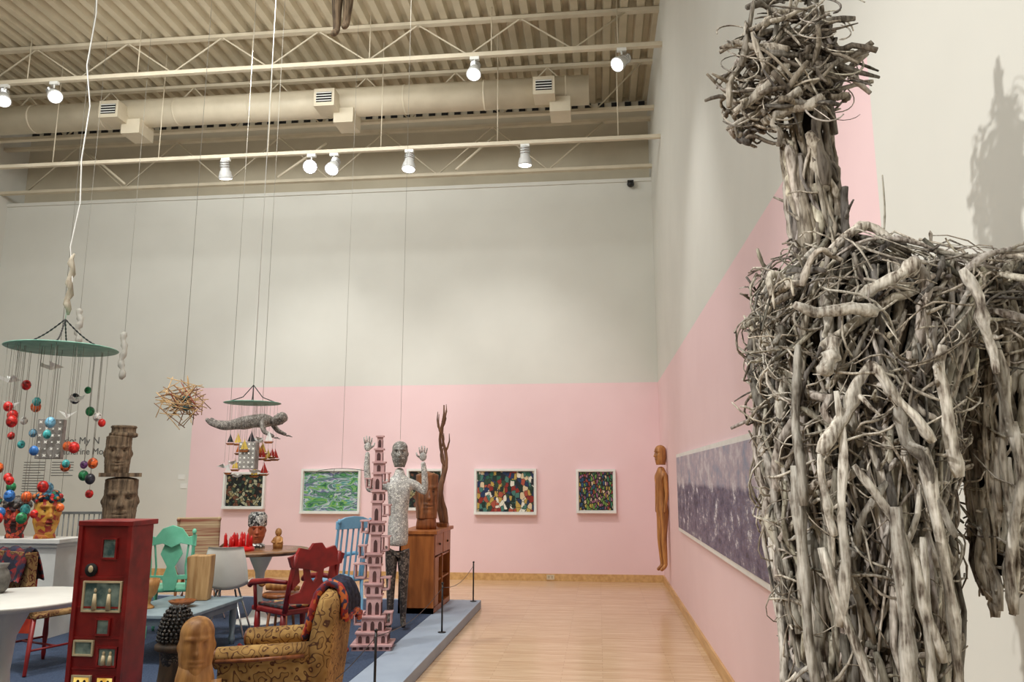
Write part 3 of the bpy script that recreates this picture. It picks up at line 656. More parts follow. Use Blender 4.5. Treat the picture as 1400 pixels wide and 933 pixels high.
def chair(name,x,y,rz,label,mt,kind='slat',w=.42,d=.42,sh=.45,bh=.95,legm=None,seatm=None,arms=False):
    c=T(name,(x,y,PZ+.003),rz,label,'chair'); legm=legm or mt
    O('seat',MB().bb(-w/2,w/2,-d/2,d/2,sh-.04,sh),seatm or mt,c,bevel=.015)
    for sx in(-1,1):
        O('leg',MB().lathe([(.012,0),(.018,.05),(.015,.12),(.022,.2),(.018,.3),(.022,sh-.04)],(sx*(w/2-.03),-d/2+.03,0),12),legm,c)
        O('leg',MB().tube([(sx*(w/2-.03),d/2+.01,0),(sx*(w/2-.03),d/2+.01,.01),(sx*(w/2-.03),d/2-.02,sh-.03)],[.014,.014,.02],10),legm,c)
    m=MB()
    for sx in(-1,1): m.tube([(sx*(w/2-.03),d/2-.02,sh-.02),(sx*(w/2-.03),d/2+.02,sh+.25),(sx*(w/2-.02),d/2+.08,bh-.04)],[.02,.018,.014],10); m.ell((sx*(w/2-.02),d/2+.085,bh-.02),(.02,.02,.028),8)
    if kind=='slat':
        for i in range(5): xx=-w/2+.08+i*(w-.16)/4; m.tube([(xx,d/2,sh-.02),(xx,d/2+.065,bh-.1)],.011,8)
        m.prism([(-w/2,bh-.1),(w/2,bh-.1),(w/2,bh-.02),(w/4,bh+.02),(0,bh+.03),(-w/4,bh+.02),(-w/2,bh-.02)],d/2+.05,d/2+.08)
    elif kind=='carved':
        m.prism([(-w/2,bh-.16),(-.08,bh-.13),(0,bh-.17),(.08,bh-.13),(w/2,bh-.16),(w/2,bh-.05),(w/3,bh-.07),(w/5,bh+.01),(0,bh+.04),(-w/5,bh+.01),(-w/3,bh-.07),(-w/2,bh-.05)],d/2+.04,d/2+.07)
        m.prism([(-.05,sh-.02),(.05,sh-.02),(.07,sh+.1),(.035,sh+.2),(.1,sh+.32),(.06,bh-.12),(-.06,bh-.12),(-.1,sh+.32),(-.035,sh+.2),(-.07,sh+.1)],d/2+.01,d/2+.035)
        m.bb(-w/2+.03,w/2-.03,d/2,d/2+.03,sh+.08,sh+.12)
        for sx in(-1,1): m.tube([(sx*.15,d/2+.01,sh),(sx*.13,d/2+.02,sh+.2),(sx*.15,d/2+.05,bh-.14)],.01,8)
    elif kind=='pad':
        m.bb(-w/2+.02,w/2-.02,d/2,d/2+.07,sh+.05,bh)
    O('backrest',m,seatm if kind=='pad' else mt,c,bevel=.006)
    if arms:
        for sx in(-1,1): O('armrest',MB().tube([(sx*w/2,d/2,sh+.22),(sx*(w/2+.02),0,sh+.23),(sx*(w/2+.02),-d/2+.02,sh+.2),(sx*(w/2+.02),-d/2-.01,sh+.17)],[.014,.02,.024,.02],10).cyl((sx*w/2,-d/2+.05,sh-.02),(sx*(w/2+.02),-d/2+.05,sh+.2),.013,n=8),mt,c)
    O('stretcher',MB().cyl((-w/2+.03,-d/2+.03,.18),(-w/2+.03,d/2+.01,.18),.009,n=8).cyl((w/2-.03,-d/2+.03,.18),(w/2-.03,d/2+.01,.18),.009,n=8).cyl((-w/2+.03,0,.18),(w/2-.03,0,.18),.009,n=8),legm,c)
    return c
chair('wooden_side_chair',-4.17,7.5,200,'mint green painted chair with carved crest and urn splat',M_mint,'carved',w=.44,bh=1.0)
chair('wooden_armchair',-2.80,8.30,-125,'light blue painted spindle-back wooden armchair',M_blue,'slat',w=.44,bh=1.06,arms=True)
chair('upholstered_side_chair',-4.5,6.1,160,'patterned upholstered chair with red legs beside the white table',W_red,'pad',w=.5,d=.45,bh=.92,seatm=FABR)
th=T('folded_throw',(-4.5,6.1,PZ+.93),160,'dark blue and red woven throw folded over the chair back','throw')
O('throw_cloth',MB().sheet(lambda u,v:(-.22+.40*u,.16+.19*v+.008*math.sin(u*20),-.02-.24*abs(2*v-1)**1.6+.03+.012*math.sin(u*13)),20,16,.012),voro('throw_weave',[(30,34,60),(130,30,34),(24,26,44),(90,24,34)],30),th)
chair('striped_chair',-4.85,9.3,200,'pale striped fabric chair with a padded back',W_brown,'pad',w=.5,d=.5,bh=1.02,seatm=FABS,arms=True)
def shell(x,y,rz,label):
    c=T('shell_chair',(x,y,PZ+.003),rz,label,'chair','white shell chairs')
    def f(u,v):
        a=(u-.5)*2
        if v<.5: yy=-.2+.38*(v/.5); z=.44-.02*math.sin(v*2*math.pi); wd=.2+.02*v
        else: q=(v-.5)/.5; yy=.18+.07*math.sin(q*1.4)+.03*q; z=.44+.40*q**1.1; wd=.21-.05*q*q
        return (a*wd,yy-(.07*a*a*(v if v>.3 else 0)),z+.06*a*a*(1 if v<.6 else (1-v)*2.5))
    O('seat_shell',MB().sheet(f,14,22,.008),M_shell,c)
    for sx in(-1,1):
        for sy in(-1,1): O('leg',MB().tube([(sx*.2,sy*.2,0),(sx*.2,sy*.2,.006),(sx*.08,sy*.08,.43)],[.009,.009,.009],10),M_chrome,c)
    O('under_frame',MB().cyl((-.12,-.12,.3),(.12,.12,.3),.006,n=6).cyl((.12,-.12,.3),(-.12,.12,.3),.006,n=6),M_chrome,c)
shell(-3.60,7.48,195,'white moulded shell chair with thin metal legs at the round table')
shell(-4.30,8.25,150,'white moulded shell chair tucked beside the mint green chair')
tulip(-3.6,8.2,.5,wood('table_top_wood',(150,110,76),(110,76,50),.25,2,'x'),'round dining table with wooden top on a white pedestal')
q=T('red_castle_sculpture',(-3.76,7.98,PZ+.74),0,'small bright red spiky ceramic castle on the round table','sculpture')
m=MB(); m.lathe([(.17,0),(.17,.03),(.14,.05)],n=20)
for i in range(18): a=i*.35; r=.13 if i%2 else .06; m.lathe([(.018,0),(.016,.07+.03*(i%3)),(.001,.10+.03*(i%3))],(r*math.cos(a),r*math.sin(a),.03),8)
O('castle_body',m,mat('bright_red',(220,36,34),(184,24,26),.3),q)
q=T('head_sculpture',(-3.73,8.36,PZ+.74),24,'black and white mosaic head with painted face on round table','sculpture')
M_mos=voro('mosaic_bw',[(225,225,220),(40,40,42),(190,190,186),(110,110,112),(235,232,225)],46,(30,30,30),.35,ew=.06)
O('head_form',MB().head((0,0,.04),.17,.18,.28,feat=1),[mat('terracotta_skin',(196,106,66),(160,80,50),.5),M_feat],q); O('mosaic_cap',MB().lathe([(.085,.22),(.1,.24),(.1,.34),(.07,.38),(.001,.385)],n=24),M_mos,q)
O('bust_base',MB().lathe([(.09,0),(.09,.03),(.06,.05)]),M_mos,q)
q=T('small_wooden_figure',(-3.46,8.3,PZ+.74),0,'small honey-coloured carved wooden figure on the round table','wood carving')
O('figure_body',MB().lathe([(.05,0),(.055,.05),(.045,.1),(.03,.13)],n=16).ell((0,0,.17),(.035,.035,.045)).ell((0,-.035,.165),(.008,.01,.014),6).tube([(-.04,0,.11),(-.055,-.03,.07),(-.01,-.05,.06)],.012,8).tube([(.04,0,.11),(.055,-.03,.07),(.01,-.05,.06)],.012,8),W_gold,q)
q=T('coffee_table',(-3.66,6.68,PZ),0,'low grey-blue painted coffee table with turned legs','table')
M_gb=mat('greyblue_paint',(150,166,172),(128,146,154),.5)
O('table_top',MB().bb(-.36,.36,-.5,.5,.37,.40),M_gb,q,bevel=.006); O('apron',MB().bb(-.32,.32,-.46,.46,.31,.37),M_gb,q)
for sx in(-1,1):
    for sy in(-1,1): O('leg',MB().lathe([(.02,0),(.03,.05),(.02,.1),(.032,.2),(.03,.31)],(sx*.3,sy*.43,0),12),M_gb,q)
q=T('carved_wood_block',(-3.64,6.98,PZ+.40),8,'upright pale carved slab of wood standing on coffee table','wood carving')
O('slab',MB().prism([(-.10,0),(.10,0),(.115,.2),(.12,.40),(.03,.395),(-.06,.40),(-.105,.38),(-.09,.2)],-.06,.06),wood('pale_wood',(200,162,112),(156,116,70),.6),q,bevel=.012)
q=T('wooden_bowl',(-3.58,6.6,PZ+.40),0,'shallow brown turned wooden bowl on the coffee table','bowl')
O('bowl_body',MB().lathe([(.04,0),(.045,.012),(.09,.03),(.115,.055),(.108,.056),(.08,.035),(.001,.02)],n=28),W_brown,q)
q=T('gilded_goblet_planter',(-3.84,6.5,PZ+.40),0,'ochre footed planter with rough woven sides on coffee table','planter')
O('planter_bowl',MB().lathe([(.035,.08),(.07,.12),(.085,.19),(.09,.24),(.08,.24),(.07,.2)],n=24),W_gold,q); O('planter_foot',MB().lathe([(.06,0),(.055,.015),(.025,.04),(.035,.09)],n=20),W_gold,q)
q=T('low_stool',(-3.0,7.35,PZ+.003),0,'small low wooden stool with splayed legs','stool')
O('seat',MB().lathe([(.17,.38),(.18,.39),(.18,.41),(.17,.42)],n=24),W_brown,q)
for i in range(4): a=.78+i*1.571; O('leg',MB().tube([(.14*math.cos(a),.14*math.sin(a),0),(.14*math.cos(a),.14*math.sin(a),.01),(.1*math.cos(a),.1*math.sin(a),.38)],[.012,.012,.016],8),W_brown,q)
q=T('reclining_wood_carving',(-3.0,7.35,PZ+.425),10,'small pale carved reclining wooden figure on a stool','wood carving')
O('figure_body',MB().tube([(-.15,0,.05),(-.08,0,.06),(0,0,.055),(.08,.0,.05),(.16,.02,.03)],[.03,.045,.04,.035,.018],12).ell((-.19,0,.085),(.035,.03,.035)).tube([(.02,-.03,.05),(.08,-.04,.09),(.14,-.04,.02)],.016,8),W_gold,q)
q=T('red_rocking_chair',(-2.56,6.55,PZ+.003),-125,'red-painted ornate carved rocking chair with patterned seat','rocking chair')
O('seat',MB().bb(-.24,.24,-.27,.22,.40,.44),W_red,q,bevel=.012)
O('seat_pad',MB().bb(-.2,.2,-.24,.18,.44,.465),voro('tapestry',[(60,40,40),(150,60,50),(190,150,90),(50,80,90),(30,30,40)],26),q,bevel=.01,label='tapestry-covered seat pad')
m=MB()
for sx in(-1,1): m.tube([(sx*.22,.2,.42),(sx*.22,.25,.65),(sx*.21,.31,.88)],[.024,.02,.018],10)
m.prism([(-.24,.78),(-.10,.76),(0,.73),(.10,.76),(.24,.78),(.27,.86),(.2,.88),(.17,.93),(.08,.91),(.04,.96),(-.04,.96),(-.08,.91),(-.17,.93),(-.2,.88),(-.27,.86)],.275,.305)
m.prism([(-.22,.5),(-.22,.56),(-.12,.58),(-.08,.66),(-.1,.78),(-.05,.78),(-.03,.68),(0,.64),(.03,.68),(.05,.78),(.1,.78),(.08,.66),(.12,.58),(.22,.56),(.22,.5),(0,.47)],.24,.265)
m.prism([(-.21,.6),(-.14,.66),(-.16,.78),(-.21,.78)],.25,.275); m.prism([(.21,.6),(.14,.66),(.16,.78),(.21,.78)],.25,.275)
O('backrest',m,W_red,q,label='carved red backrest with pierced scrolls')
for sx in(-1,1):
    O('armrest',MB().tube([(sx*.23,.22,.66),(sx*.26,0,.66),(sx*.26,-.24,.63),(sx*.26,-.28,.60)],[.018,.022,.026,.022],10).cyl((sx*.24,-.2,.42),(sx*.26,-.2,.63),.015,n=8),W_red,q)
    O('rocker',MB().tube([(sx*.22,-.46,.09),(sx*.22,-.3,.04),(sx*.22,0,.018),(sx*.22,.3,.05),(sx*.22,.45,.11)],.018,8),W_red,q)
    for yy in(-.2,.18): O('leg',MB().lathe([(.016,0.03),(.024,.12),(.016,.2),(.026,.3),(.02,.4)],(sx*.22,yy,0),12),W_red,q)
q=T('wooden_sideboard',(-2.05,9.35,PZ),0,'brown wooden sideboard with open shelves holding the sculptures','sideboard')
W_side=wood('sideboard_wood',(176,106,52),(140,78,36),.4,2)
O('cabinet_top',MB().bb(-.23,.225,-.52,.5,.86,.9),W_side,q,bevel=.005)
m=MB(); m.bb(-.21,.19,-.5,-.47,0,.86); m.bb(-.21,.19,.45,.48,0,.86); m.bb(-.21,-.19,-.5,.48,0,.86); m.bb(-.21,.19,-.5,.48,0,.06); m.bb(-.2,.19,-.015,.015,.06,.86)
O('cabinet_body',m,W_side,q)
O('shelf',MB().bb(-.2,.18,-.47,.45,.32,.34),W_side,q); O('shelf',MB().bb(-.2,.18,-.47,.45,.58,.6),W_side,q)
for y0,y1 in((-.46,-.02),(.02,.44)):
    dd=O('drawer',MB().bb(.16,.195,y0,y1,.62,.85),W_side,q); O('knob',MB().ell((.205,(y0+y1)/2,.735),(.012,.014,.014),8),W_dark,dd)
O('door',MB().bb(.175,.195,-.46,-.25,.07,.6),W_side,q)
q=T('carved_wooden_bust',(-2.02,9.15,PZ+.902),25,'dark carved wooden bust with a scarred face on sideboard','wood carving')
O('bust_head',MB().head((0,0,.12),.25,.25,.54,feat=1,sq=.8,rough=.015,jaw=.9),[wood('bust_wood',(160,100,58),(96,58,34),.5),M_feat],q); O('bust_shoulders',MB().lathe([(.12,0),(.12,.05),(.11,.12),(.1,.15)],n=20),W_brown,q)
for (bx,by,sd) in((-1.90,9.55,1),(-1.97,9.74,2)):
    random.seed(sd+20)
    q=T('branch_sculpture',(bx,by,PZ+.902),0,'tall slim upright driftwood branch on the sideboard','branch sculpture','branch sculptures')
    m=MB(); hh=1.42 if sd==1 else 1.5
    mp=[(math.sin(i*.9+sd)*.03,math.cos(i*.7)*.03,hh*i/14) for i in range(15)]
    m.tube(mp,[.036-.0019*i for i in range(15)],9,jit=.15)
    for k in range(6):
        i0=3+k*2; i0=min(i0,12); p=Vector(mp[i0]); sgn=1 if k%2 else -1; l=U(.6,1.1)
        m.tube([p,p+Vector((sgn*.03,0,.05))*l,p+Vector((sgn*.05,.02,.14))*l,p+Vector((sgn*.045,.02,.24))*l],[.016,.013,.009,.004],7,jit=.1)
    O('branch_stem',m,wood('dark_branch',(140,98,68),(84,54,36),.6,bmp=.5),q); O('branch_base',MB().box((0,0,.02),(.12,.12,.04)),W_brown,q)
random.seed(11)
q=T('stacked_house_tower',(-2.03,7.1,PZ),8,'tall pale pink tower of stacked miniature houses with arched openings','tower sculpture')
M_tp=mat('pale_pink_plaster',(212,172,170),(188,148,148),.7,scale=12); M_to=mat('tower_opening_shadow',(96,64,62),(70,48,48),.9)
tiers=[(0,.0,.34,.05),(0,.05,.27,.10),(.0,.15,.20,.13),(0,.28,.13,.18),(-.01,.46,.15,.10),(0,.56,.10,.16),(-.01,.72,.13,.10),(0,.82,.09,.18),(.01,1.0,.12,.10),(0,1.1,.085,.18),(.01,1.28,.11,.1),(0,1.38,.08,.16),(.01,1.54,.10,.1),(.005,1.64,.07,.12),(.01,1.76,.05,.12)]
for i,(x,z,w_,h_) in enumerate(tiers):
    hw=w_/2*.8
    m=MB(); m.bb(x-w_/2,x+w_/2,-hw,hw,z,z+h_-.015); m.bb(x-w_/2-.012,x+w_/2+.012,-hw-.012,hw+.012,z+h_-.015,z+h_)
    k=max(1,int(w_/.055))
    for j in range(k):
        cx=x-w_/2+w_*(j+.5)/k; ww=min(.017,w_/k*.28); hh=h_*.6; zz=z+.01
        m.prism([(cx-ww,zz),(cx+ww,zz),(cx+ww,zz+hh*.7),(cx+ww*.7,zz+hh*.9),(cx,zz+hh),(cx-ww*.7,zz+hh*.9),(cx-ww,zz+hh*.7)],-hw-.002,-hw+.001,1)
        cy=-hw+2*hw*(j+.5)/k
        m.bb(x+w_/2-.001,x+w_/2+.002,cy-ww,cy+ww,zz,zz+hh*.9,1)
    O('tower_tier',m,[M_tp,M_to],q)
for x,z,w_,h_ in[(-.13,.60,.1,.12),(.10,.5,.07,.1),(-.10,1.0,.07,.1),(.09,1.15,.06,.09),(-.08,1.4,.05,.08),(.09,.84,.06,.12),(-.13,.2,.08,.10),(.13,.2,.06,.1),(-.12,.78,.06,.1),(.08,1.45,.05,.08)]:
    m=MB(); m.bb(x-w_/2,x+w_/2,-.05,.05,z,z+.012); m.bb(x-w_/2,x-w_/2+.01,-.05,.05,z,z+h_); m.bb(x+w_/2-.01,x+w_/2,-.05,.05,z,z+h_); m.bb(x-w_/2-.01,x+w_/2+.01,-.055,.055,z+h_,z+h_+.012)
    if abs(x)>w_/2+.04: m.bb(min(x,0),max(x,0),-.01,.01,z-.012,z)
    O('balcony',m,M_tp,q,label='small cantilevered open room')
q=T('mosaic_human_sculpture',(-2.06,8.0,PZ),12,'life-size human sculpture clad in white mosaic with both arms raised','sculpture')
M_mw=voro('mosaic_white',[(214,212,206),(198,196,192),(170,168,164),(222,220,212),(186,184,180)],56,(110,106,102),.45,ew=.045)
M_md=voro('mosaic_dark',[(90,80,74),(64,56,52),(120,108,98),(50,46,44)],50,(26,24,24),.45,ew=.05)
V_=[(0,0,.80,.10),(0,0,.95,.115),(0,0,1.1,.095),(0,0,1.28,.125),(0,0,1.42,.11),(0,0,1.52,.055),(0,0,1.60,.05),
   (-.17,0,1.42,.05),(-.31,0,1.36,.04),(-.335,-.03,1.60,.034),(-.33,-.04,1.76,.024),
   (.17,0,1.42,.05),(.27,0,1.33,.04),(.26,-.03,1.53,.034),(.24,-.04,1.66,.024)]
E_=[(0,1),(1,2),(2,3),(3,4),(4,5),(5,6),(4,7),(7,8),(8,9),(9,10),(4,11),(11,12),(12,13),(13,14)]
skin('torso_and_arms',V_,E_,1,M_mw,q,label='white mosaic torso')
V_=[(0,0,.82,.09),(-.06,0,.74,.075),(-.06,-.01,.46,.05),(-.06,0,.09,.032),(-.07,-.12,.033,.028),(.06,0,.74,.075),(.07,-.02,.46,.05),(.07,0,.09,.032),(.08,-.12,.033,.028)]
skin('legs',V_,[(0,1),(1,2),(2,3),(3,4),(0,5),(5,6),(6,7),(7,8)],0,M_md,q,label='dark mosaic legs')
O('head',MB().head((0,0,1.60),.16,.19,.27,feat=1),[voro('mosaic_head_skin',[(160,156,150),(130,126,120),(190,186,178)],60,(70,68,66),.4,ew=.06),M_feat],q,label='grey mosaic head')
for hx,hz,s_ in((-.33,1.78,-1),(.24,1.68,1)):
    m=MB(); m.ell((hx,-.04,hz+.03),(.038,.018,.048),10)
    for k,(dx,ln) in enumerate([(-.028,.065),(-.010,.08),(.010,.076),(.028,.058)]):
        m.tube([(hx+dx,-.04,hz+.06),(hx+dx*1.3,-.045,hz+.06+ln*.55),(hx+dx*1.5,-.055,hz+.06+ln)],[.0095,.0085,.006],8)
    m.tube([(hx-s_*.03,-.04,hz+.015),(hx-s_*.06,-.05,hz+.04),(hx-s_*.07,-.055,hz+.07)],[.011,.01,.007],8)
    O('hand',m,M_mw,q)
q=T('tall_carved_wall_figure',(XR-.09,11.35,.30),-60,'slender carved honey-brown wooden human figure mounted on the wall','wood carving')
W_fig=wood('figure_wood',(200,140,78),(140,88,44),.5)
V_=[(0,0,.85,.085),(0,0,1.05,.07),(0,0,1.3,.09),(0,0,1.45,.045),(-.045,0,.75,.06),(-.045,-.02,.45,.045),(-.04,0,.08,.03),(-.04,-.09,.02,.026),(.045,0,.75,.06),(.045,-.02,.45,.045),(.04,0,.08,.03),(.04,-.09,.02,.026),
    (-.1,0,1.33,.035),(-.12,0,1.05,.028),(-.1,-.03,.8,.02),(.1,0,1.33,.035),(.12,0,1.05,.028),(.1,-.03,.8,.02)]
skin('carved_body',V_,[(0,1),(1,2),(2,3),(0,4),(4,5),(5,6),(6,7),(0,8),(8,9),(9,10),(10,11),(2,12),(12,13),(13,14),(2,15),(15,16),(16,17)],0,W_fig,q)
O('carved_head',MB().head((0,0,1.47),.15,.17,.28,feat=1,jaw=.8),[W_fig,M_feat],q)
O('wall_bracket',MB().box((.0,.06,1.0),(.03,.1,.03)),M_black,q)
q=T('white_mantel_cabinet',(-5.75,7.3,PZ),0,'white painted mantel cabinet with a red and orange interior','mantel')
O('mantel_shelf',MB().bb(-.62,.62,-.2,.2,.87,.91).bb(-.58,.58,-.17,.17,.83,.87),M_white,q,bevel=.004)
O('mantel_body',MB().bb(-.56,-.4,-.15,.15,0,.83).bb(.4,.56,-.15,.15,0,.83).bb(-.4,.4,-.15,.15,.68,.83).bb(-.4,.4,.12,.15,0,.68),M_white,q)
O('red_panel',MB().bb(-.4,.4,.05,.1,0,.68),mat('orange_red',(214,76,44),(176,48,32),.5),q)
def head(name,x,y,z,rz,label,w,d,h,mt,capm=None,nose=1):
    q=T(name,(x,y,z),rz,label,'sculpture'); O('head_form',MB().head((0,0,.03),w,d,h,nose=nose,feat=1),[mt,M_feat],q)
    O('neck_base',MB().lathe([(w*.42,0),(w*.4,.03),(w*.3,.06)]),mt,q)
    if capm:
        m=MB(); m.lathe([(w*.47,h*.8),(w*.55,h*.84),(w*.53,h*.98),(w*.38,h*1.08),(.001,h*1.14)])
        for i in range(16): a=i*.393; m.ell((w*.52*math.cos(a),w*.52*math.sin(a),h*(.86+.05*(i%3))),.026,8)
        O('headdress',m,capm,q,label='bumpy multicoloured headdress')
M_yel=voro('painted_face_yellow',[(216,160,58),(206,140,50),(190,110,50),(212,160,70),(170,60,46)],22)
M_col=voro('painted_multicolour',[(200,40,40),(60,30,30),(30,110,140),(20,30,40),(210,120,60),(40,110,80)],34,(20,20,20))
M_red2=voro('painted_face_red',[(190,60,44),(170,44,36),(200,90,50),(60,30,30)],26,(40,20,20))
head('painted_head',-5.40,7.25,PZ+.91,50,'yellow painted head with dark colourful headdress on mantel',.23,.26,.42,M_yel,M_col)
head('painted_head',-5.72,7.25,PZ+.91,30,'orange-red patterned head sculpture on the white mantel',.2,.22,.36,M_red2,M_md)
head('painted_head',-6.05,7.25,PZ+.91,30,'dark mosaic head sculpture on the white mantel',.2,.22,.4,M_md,M_col)
q=T('carved_totem',(-4.25,6.6,PZ),34,'weathered brown carved wooden totem of stacked heads','totem')
W_tot=wood('totem_wood',(150,128,102),(78,64,50),.85,scale=5,bmp=.8)
O('totem_head',MB().head((-.03,0,1.53),.21,.23,.35,feat=1,sq=.6,rough=.02,jaw=.92),[W_tot,M_feat],q,label='upper weathered carved head')
O('totem_hat',MB().lathe([(.10,1.85),(.118,1.86),(.118,1.885),(.10,1.895),(.10,1.93),(.11,1.94),(.10,1.955),(.001,1.96)]),W_tot,q)
O('totem_ledge',MB().bb(-.17,.17,-.14,.14,1.50,1.535),W_tot,q)
O('totem_head',MB().head((.02,0,1.06),.27,.28,.45,feat=1,sq=.6,rough=.02,jaw=.92),[W_tot,M_feat],q,label='lower large carved head'); O('totem_head',MB().head((0,0,.58),.26,.27,.5,feat=1,sq=.6,rough=.02,jaw=.92),[W_tot,M_feat],q,label='lowest carved head')
O('totem_column',MB().tube([(0,0,0),(0,0,.3),(0,0,.62)],[.13,.12,.12],14,jit=.05),W_tot,q)
q=T('metal_railing',(-6.35,9.1,PZ),10,'grey metal railing gate with thin vertical bars','railing')
M_gm=mat('grey_metal',(140,142,140),metal=.5)
O('rail_frame',MB().bb(-.27,.27,-.015,.015,1.05,1.08).bb(-.27,.27,-.015,.015,.08,.11).bb(-.3,-.27,-.015,.015,0,1.08).bb(.27,.3,-.015,.015,0,1.08),M_gm,q)
for i in range(9): O('rail_bar',MB().cyl((-.24+i*.06,0,.1),(-.24+i*.06,0,1.06),.008,n=6),M_gm,q)
# ================================================================ HANGING THINGS
def strng(parent,p0,z1,r=.0025,m=None): O('hanging_string',MB().tube([p0,(p0[0],p0[1],z1)],r,5),m or M_string,parent)
M_disc=mat('verdigris_disc',(140,194,174),(114,170,152),.5)
random.seed(5)
mx_,my_,mz_=-4.48,6.0,2.66
q=T('hanging_mobile',(mx_,my_,mz_),0,'large mobile with green disc and many strings of coloured balls','mobile')
O('top_disc',MB().lathe([(.42,0),(.43,.006),(.42,.012)],n=48),M_disc,q)
for i in range(4):
    a=.5+i*1.571; m=MB(); n=14
    A0=Vector((.38*math.cos(a),.38*math.sin(a),.01)); A1=Vector((0,0,.26)); sag=lambda s:A0.lerp(A1,s)-Vector((0,0,.05*math.sin(3.14*s)))
    m.tube([sag(k/28) for k in range(29)],[.008 if k%2 else .004 for k in range(29)],6)
    O('chain',m,M_black,q)
cable=[(0,0,.26),(.03,0,.6),(-.02,0,.9),(.03,.0,1.3),(0,0,1.7),(.03,0,2.2),(-.04,0,2.6),(0,0,3.1),(-.03,0,3.6),(-.06,0,4.2),(-.05,0,5.4)]
O('suspension_cord',MB().tube(cable,.006,6),M_white,q)
O('spindle',MB().tube([(0.01+.012*math.sin(k*1.6),.012*math.cos(k*1.6),.3+k*.045) for k in range(13)],[.012,.022,.03,.022,.03,.02,.03,.02,.028,.02,.028,.018,.008],8),wood('pale_drift',(200,190,170),(150,138,120),.8),q)
BC={'red':(200,36,30),'orange':(222,96,40),'blue':(50,110,180),'green':(40,130,80),'teal':(60,160,160),'dark':(40,40,50),'purple':(100,60,110),'white':(225,220,210),'sky':(120,180,210)}
balls=[(14,518,'red'),(68,535,'dark'),(22,548,'orange'),(45,555,'red'),(80,552,'green'),(8,568,'white'),(42,587,'sky'),(88,605,'orange'),(103,592,'teal'),(117,608,'red'),(127,572,'red'),(93,630,'purple'),(16,602,'teal'),(5,635,'orange'),(40,652,'red'),(75,645,'green'),(83,660,'red'),(13,661,'green'),(43,672,'blue'),(25,675,'orange'),(98,671,'red'),(102,688,'orange'),(88,695,'red'),(60,690,'teal'),(30,630,'dark'),(56,545,'teal'),(108,562,'white'),(62,612,'blue'),(2,590,'red'),(70,520,'green'),(112,650,'dark'),(50,700,'red'),(10,695,'blue'),(122,630,'teal'),(35,565,'red'),(92,575,'sky'),(52,632,'orange'),(20,648,'red'),(68,662,'sky'),(76,700,'green'),(110,628,'orange'),(54,575,'red')]
for px,py,cn in balls:
    lx=(px-70)/70*.42; ly=U(-1,1)*math.sqrt(max(0,.40**2-min(.39,abs(lx))**2)); lx=max(-.41,min(.41,lx))
    z=-(py-474)/1000*5.95-.03
    r=U(.028,.042)
    O('ornament_ball',MB().ell((lx,ly,z),(r,r,r*1.15),12),voro('ball_'+cn,[BC[cn],BC[cn],tuple(min(255,c*1.15+10) for c in BC[cn]),tuple(c*.7 for c in BC[cn])],45,None,.35),q)
    O('string',MB().tube([(lx,ly,0),(lx,ly,z+r)],.0015,4),M_string,q)
def bird(p,s,a,par,name='paper_bird'):
    ca,sa=math.cos(a),math.sin(a); P=Vector(p)
    f=lambda x,y,z:P+Vector((x*ca-y*sa,x*sa+y*ca,z))*s
    vs=[f(-1,0,.1),f(0,0,-.25),f(1,0,.25),f(0,0,.15),f(.1,-.9,.6),f(.1,.9,.6),f(-1.2,0,.6),f(1.35,0,.1)]
    m=MB(); m.add(vs,[(0,1,3),(1,2,3),(1,4,3),(1,3,5),(0,3,6),(2,1,7),(3,4,2),(3,2,5)]); O(name,m,M_white,par,label='white folded paper bird')
for p,s_,a in(((-.01,-.1,-.17),.075,.3),((-.38,-.1,-.27),.075,1),((.25,-.2,-.58),.075,2),((.1,.1,-.42),.07,3),((-.2,-.25,-.5),.07,2.4)): bird(p,s_,a,q); O('string',MB().tube([(p[0],p[1],0),p],.0015,4),M_string,q)
q=T('hanging_mobile',(-3.70,8.0,2.38),0,'smaller mobile with green disc, paper birds and little sailboats','mobile')
O('top_disc',MB().lathe([(.29,0),(.3,.005),(.29,.01)],n=40),M_disc,q)
for i in range(4): a=.4+i*1.571; O('chain',MB().tube([(.26*math.cos(a),.26*math.sin(a),.01),(.1*math.cos(a),.1*math.sin(a),.07),(0,0,.2)],.005,6),M_black,q)
strng(q,(0,0,.2),5.75,.004,M_white)
M_or=mat('sail_orange',(226,120,50)); M_ye=mat('sail_yellow',(235,200,90)); M_re=mat('sail_red',(190,50,40)); M_bl=mat('sail_black',(40,40,44))
for i in range(34):
    a=U(0,6.28); r=U(.05,.28); z=U(-.80,-.34); x,y=r*math.cos(a),r*math.sin(a)
    O('string',MB().tube([(x,y,0),(x,y,z+.05)],.0012,4),M_string,q)
    if i%3==2: bird((x,y,z),.055,a,q)
    else:
        s_=U(.04,.06); m=MB(); m.prism([(-s_,-.01),(s_,-.01),(s_*.6,-.03),(-s_*.6,-.03)],y-.012,y+.012,0); m.prism([(-.003,0),(s_*.8,0),(-.003,s_*2)],y-.002,y+.002,1); m.prism([(-.008,0),(-s_*.7,0),(-.008,s_*1.5)],y-.002,y+.002,1)
        m.v=[(vx+x,vy,vz+z) for vx,vy,vz in m.v]
        O('toy_sailboat',m,[W_brown,random.choice([M_or,M_or,M_ye,M_re,M_white,M_bl])],q,label='tiny wooden boat with a coloured sail')
M_lan=voro('perforated_metal',[(150,146,140),(160,156,150),(130,126,120)],20,None,.5); M_ll=mat('lantern_light',(240,236,225),emit=.3)
